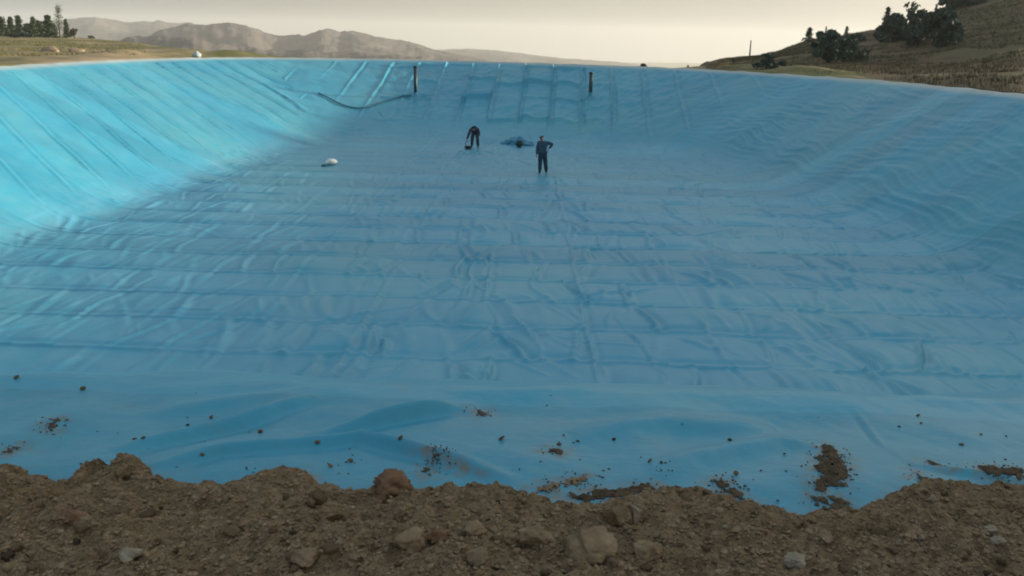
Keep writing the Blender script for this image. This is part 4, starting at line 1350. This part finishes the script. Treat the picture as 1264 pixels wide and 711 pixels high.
# bending worker
p, n = on_liner(585.5, 182.8)
J = dict(pel=(.03, .18, .95), waist=(.03, .02, 1.05), chest=(.0, -.20, 1.10), neck=(-.03, -.36, 1.13), crown=(-.06, -.58, 1.16),
         shL=(-.21, -.20, 1.08), elL=(-.31, -.30, .78), wrL=(-.40, -.36, .52), tipL=(-.42, -.38, .36),
         shR=(.20, -.20, 1.08), elR=(.27, -.22, .80), wrR=(.16, -.32, .62), tipR=(.10, -.38, .50),
         hipL=(-.07, .18, .90), knL=(-.13, .06, .50), anL=(-.15, .12, .10), toeL=(-.19, -.05, .045),
         hipR=(.12, .18, .90), knR=(.17, .08, .50), anR=(.20, .14, .10), toeR=(.22, -.03, .045))
pr_ = person(p, J, 'worker in dark clothes bending forward with arms down, at the foot of the far slope', (MAT['cloth_plum'], MAT['cloth_grey']), (0, -.3, -1), False, ((.6, -.6, 0), (-.6, -.6, 0)))
p, n = on_liner(577.5, 184)
root = empty('welding_tool', p, .4); tag(root, "small dark hand tool on the floor by the bending worker's feet", 'tool')
bm = bmesh.new(); box(bm, (0, 0, .10), (.34, .2, .17), 0, .03); bm_obj('tool_body', bm, MAT['black'], root)
bm = bmesh.new(); tube(bm, [(-.12, 0, .17), (-.16, 0, .36), (-.10, 0, .42), (.02, 0, .42)], .018, 7); bm_obj('handle', bm, MAT['black'], root)
for s_ in (-1, 1):
    bm = bmesh.new(); tube(bm, [(.10, .1 * s_, .05), (.10, .135 * s_, .05)], .05, 12); bm_obj('wheel', bm, MAT['boot'], root)

# ------------------------------------------------------------------ haze
HAZE = True
if HAZE:
    bm = bmesh.new(); box(bm, (0, 0, -14), (13200, 13200, 262))
    m = bpy.data.materials.new('haze_air'); m.use_nodes = True; nt = m.node_tree; nt.nodes.clear()
    ou = N(nt, 'ShaderNodeOutputMaterial'); pv = N(nt, 'ShaderNodeVolumePrincipled')
    pv.inputs['Color'].default_value = (.97, .965, .95, 1); pv.inputs['Density'].default_value = .00016; pv.inputs['Anisotropy'].default_value = .2
    nt.links.new(pv.outputs['Volume'], ou.inputs['Volume'])
    hz_ = bm_obj('haze', bm, m, smooth=False); tag(hz_, kind='stuff')

# ------------------------------------------------------------------ light
SUN_EL = R(8.5); SUN_AZ = R(75)        # azimuth from +Y (view direction) towards +X
wd = bpy.data.worlds.new('World'); scene.world = wd; wd.use_nodes = True
nt = wd.node_tree; bg = nt.nodes['Background']
sky = N(nt, 'ShaderNodeTexSky'); sky.sky_type = 'NISHITA'; sky.sun_disc = False
sky.sun_elevation = SUN_EL; sky.sun_rotation = SUN_AZ; sky.air_density = 1.0; sky.dust_density = 5.0; sky.ozone_density = 1.0
hs = N(nt, 'ShaderNodeHueSaturation'); hs.inputs['Saturation'].default_value = .5; hs.inputs['Value'].default_value = .62
nt.links.new(sky.outputs['Color'], hs.inputs['Color'])
# dusty evening veil: brighter and warmer towards the sun's side
tc = N(nt, 'ShaderNodeTexCoord'); dp = N(nt, 'ShaderNodeVectorMath', operation='DOT_PRODUCT')
nt.links.new(tc.outputs['Generated'], dp.inputs[0]); dp.inputs[1].default_value = (math.sin(SUN_AZ), math.cos(SUN_AZ), 0)
ma = N(nt, 'ShaderNodeMath', operation='MULTIPLY_ADD'); nt.links.new(dp.outputs['Value'], ma.inputs[0]); ma.inputs[1].default_value = .5; ma.inputs[2].default_value = .5
vr = ramp(nt, ma.outputs[0], [(0.0, (.8, 1.15, 1.5)), (.33, (1.1, 1.4, 1.6)), (.50, (1.62, 1.62, 1.42)), (.75, (2.9, 2.72, 2.25)), (.98, (6.0, 5.5, 4.4))])
veil = mixc(nt, .90, hs.outputs['Color'], vr.outputs['Color'])
sz_ = N(nt, 'ShaderNodeSeparateXYZ'); nt.links.new(tc.outputs['Generated'], sz_.inputs[0])
zr = N(nt, 'ShaderNodeMapRange', interpolation_type='SMOOTHSTEP'); nt.links.new(sz_.outputs['Z'], zr.inputs['Value']); zr.inputs['From Min'].default_value = .10; zr.inputs['From Max'].default_value = .85
veil = mixc(nt, zr.outputs['Result'], veil, (2.45, 3.05, 3.5))          # unseen overhead sky brightened and blued to light the liner
nt.links.new(veil, bg.inputs['Color']); bg.inputs['Strength'].default_value = .1

sd = bpy.data.lights.new('sun', 'SUN'); sd.energy = 5.0; sd.angle = R(3.0); sd.color = (1, .88, .68)
so = bpy.data.objects.new('sun', sd); COL.objects.link(so)
dirv = Vector((math.sin(SUN_AZ) * math.cos(SUN_EL), math.cos(SUN_AZ) * math.cos(SUN_EL), math.sin(SUN_EL)))
so.rotation_euler = dirv.to_track_quat('Z', 'Y').to_euler()
so.location = (60, 30, 60)

scene.view_settings.view_transform = 'Standard'
scene.view_settings.look = 'None'
scene.view_settings.gamma = 1
scene.view_settings.exposure = 0.92
scene.render.engine = 'CYCLES'
scene.cycles.use_denoising = True
scene.cycles.max_bounces = 6
scene.cycles.volume_bounces = 1
scene.cycles.filter_width = 1.9
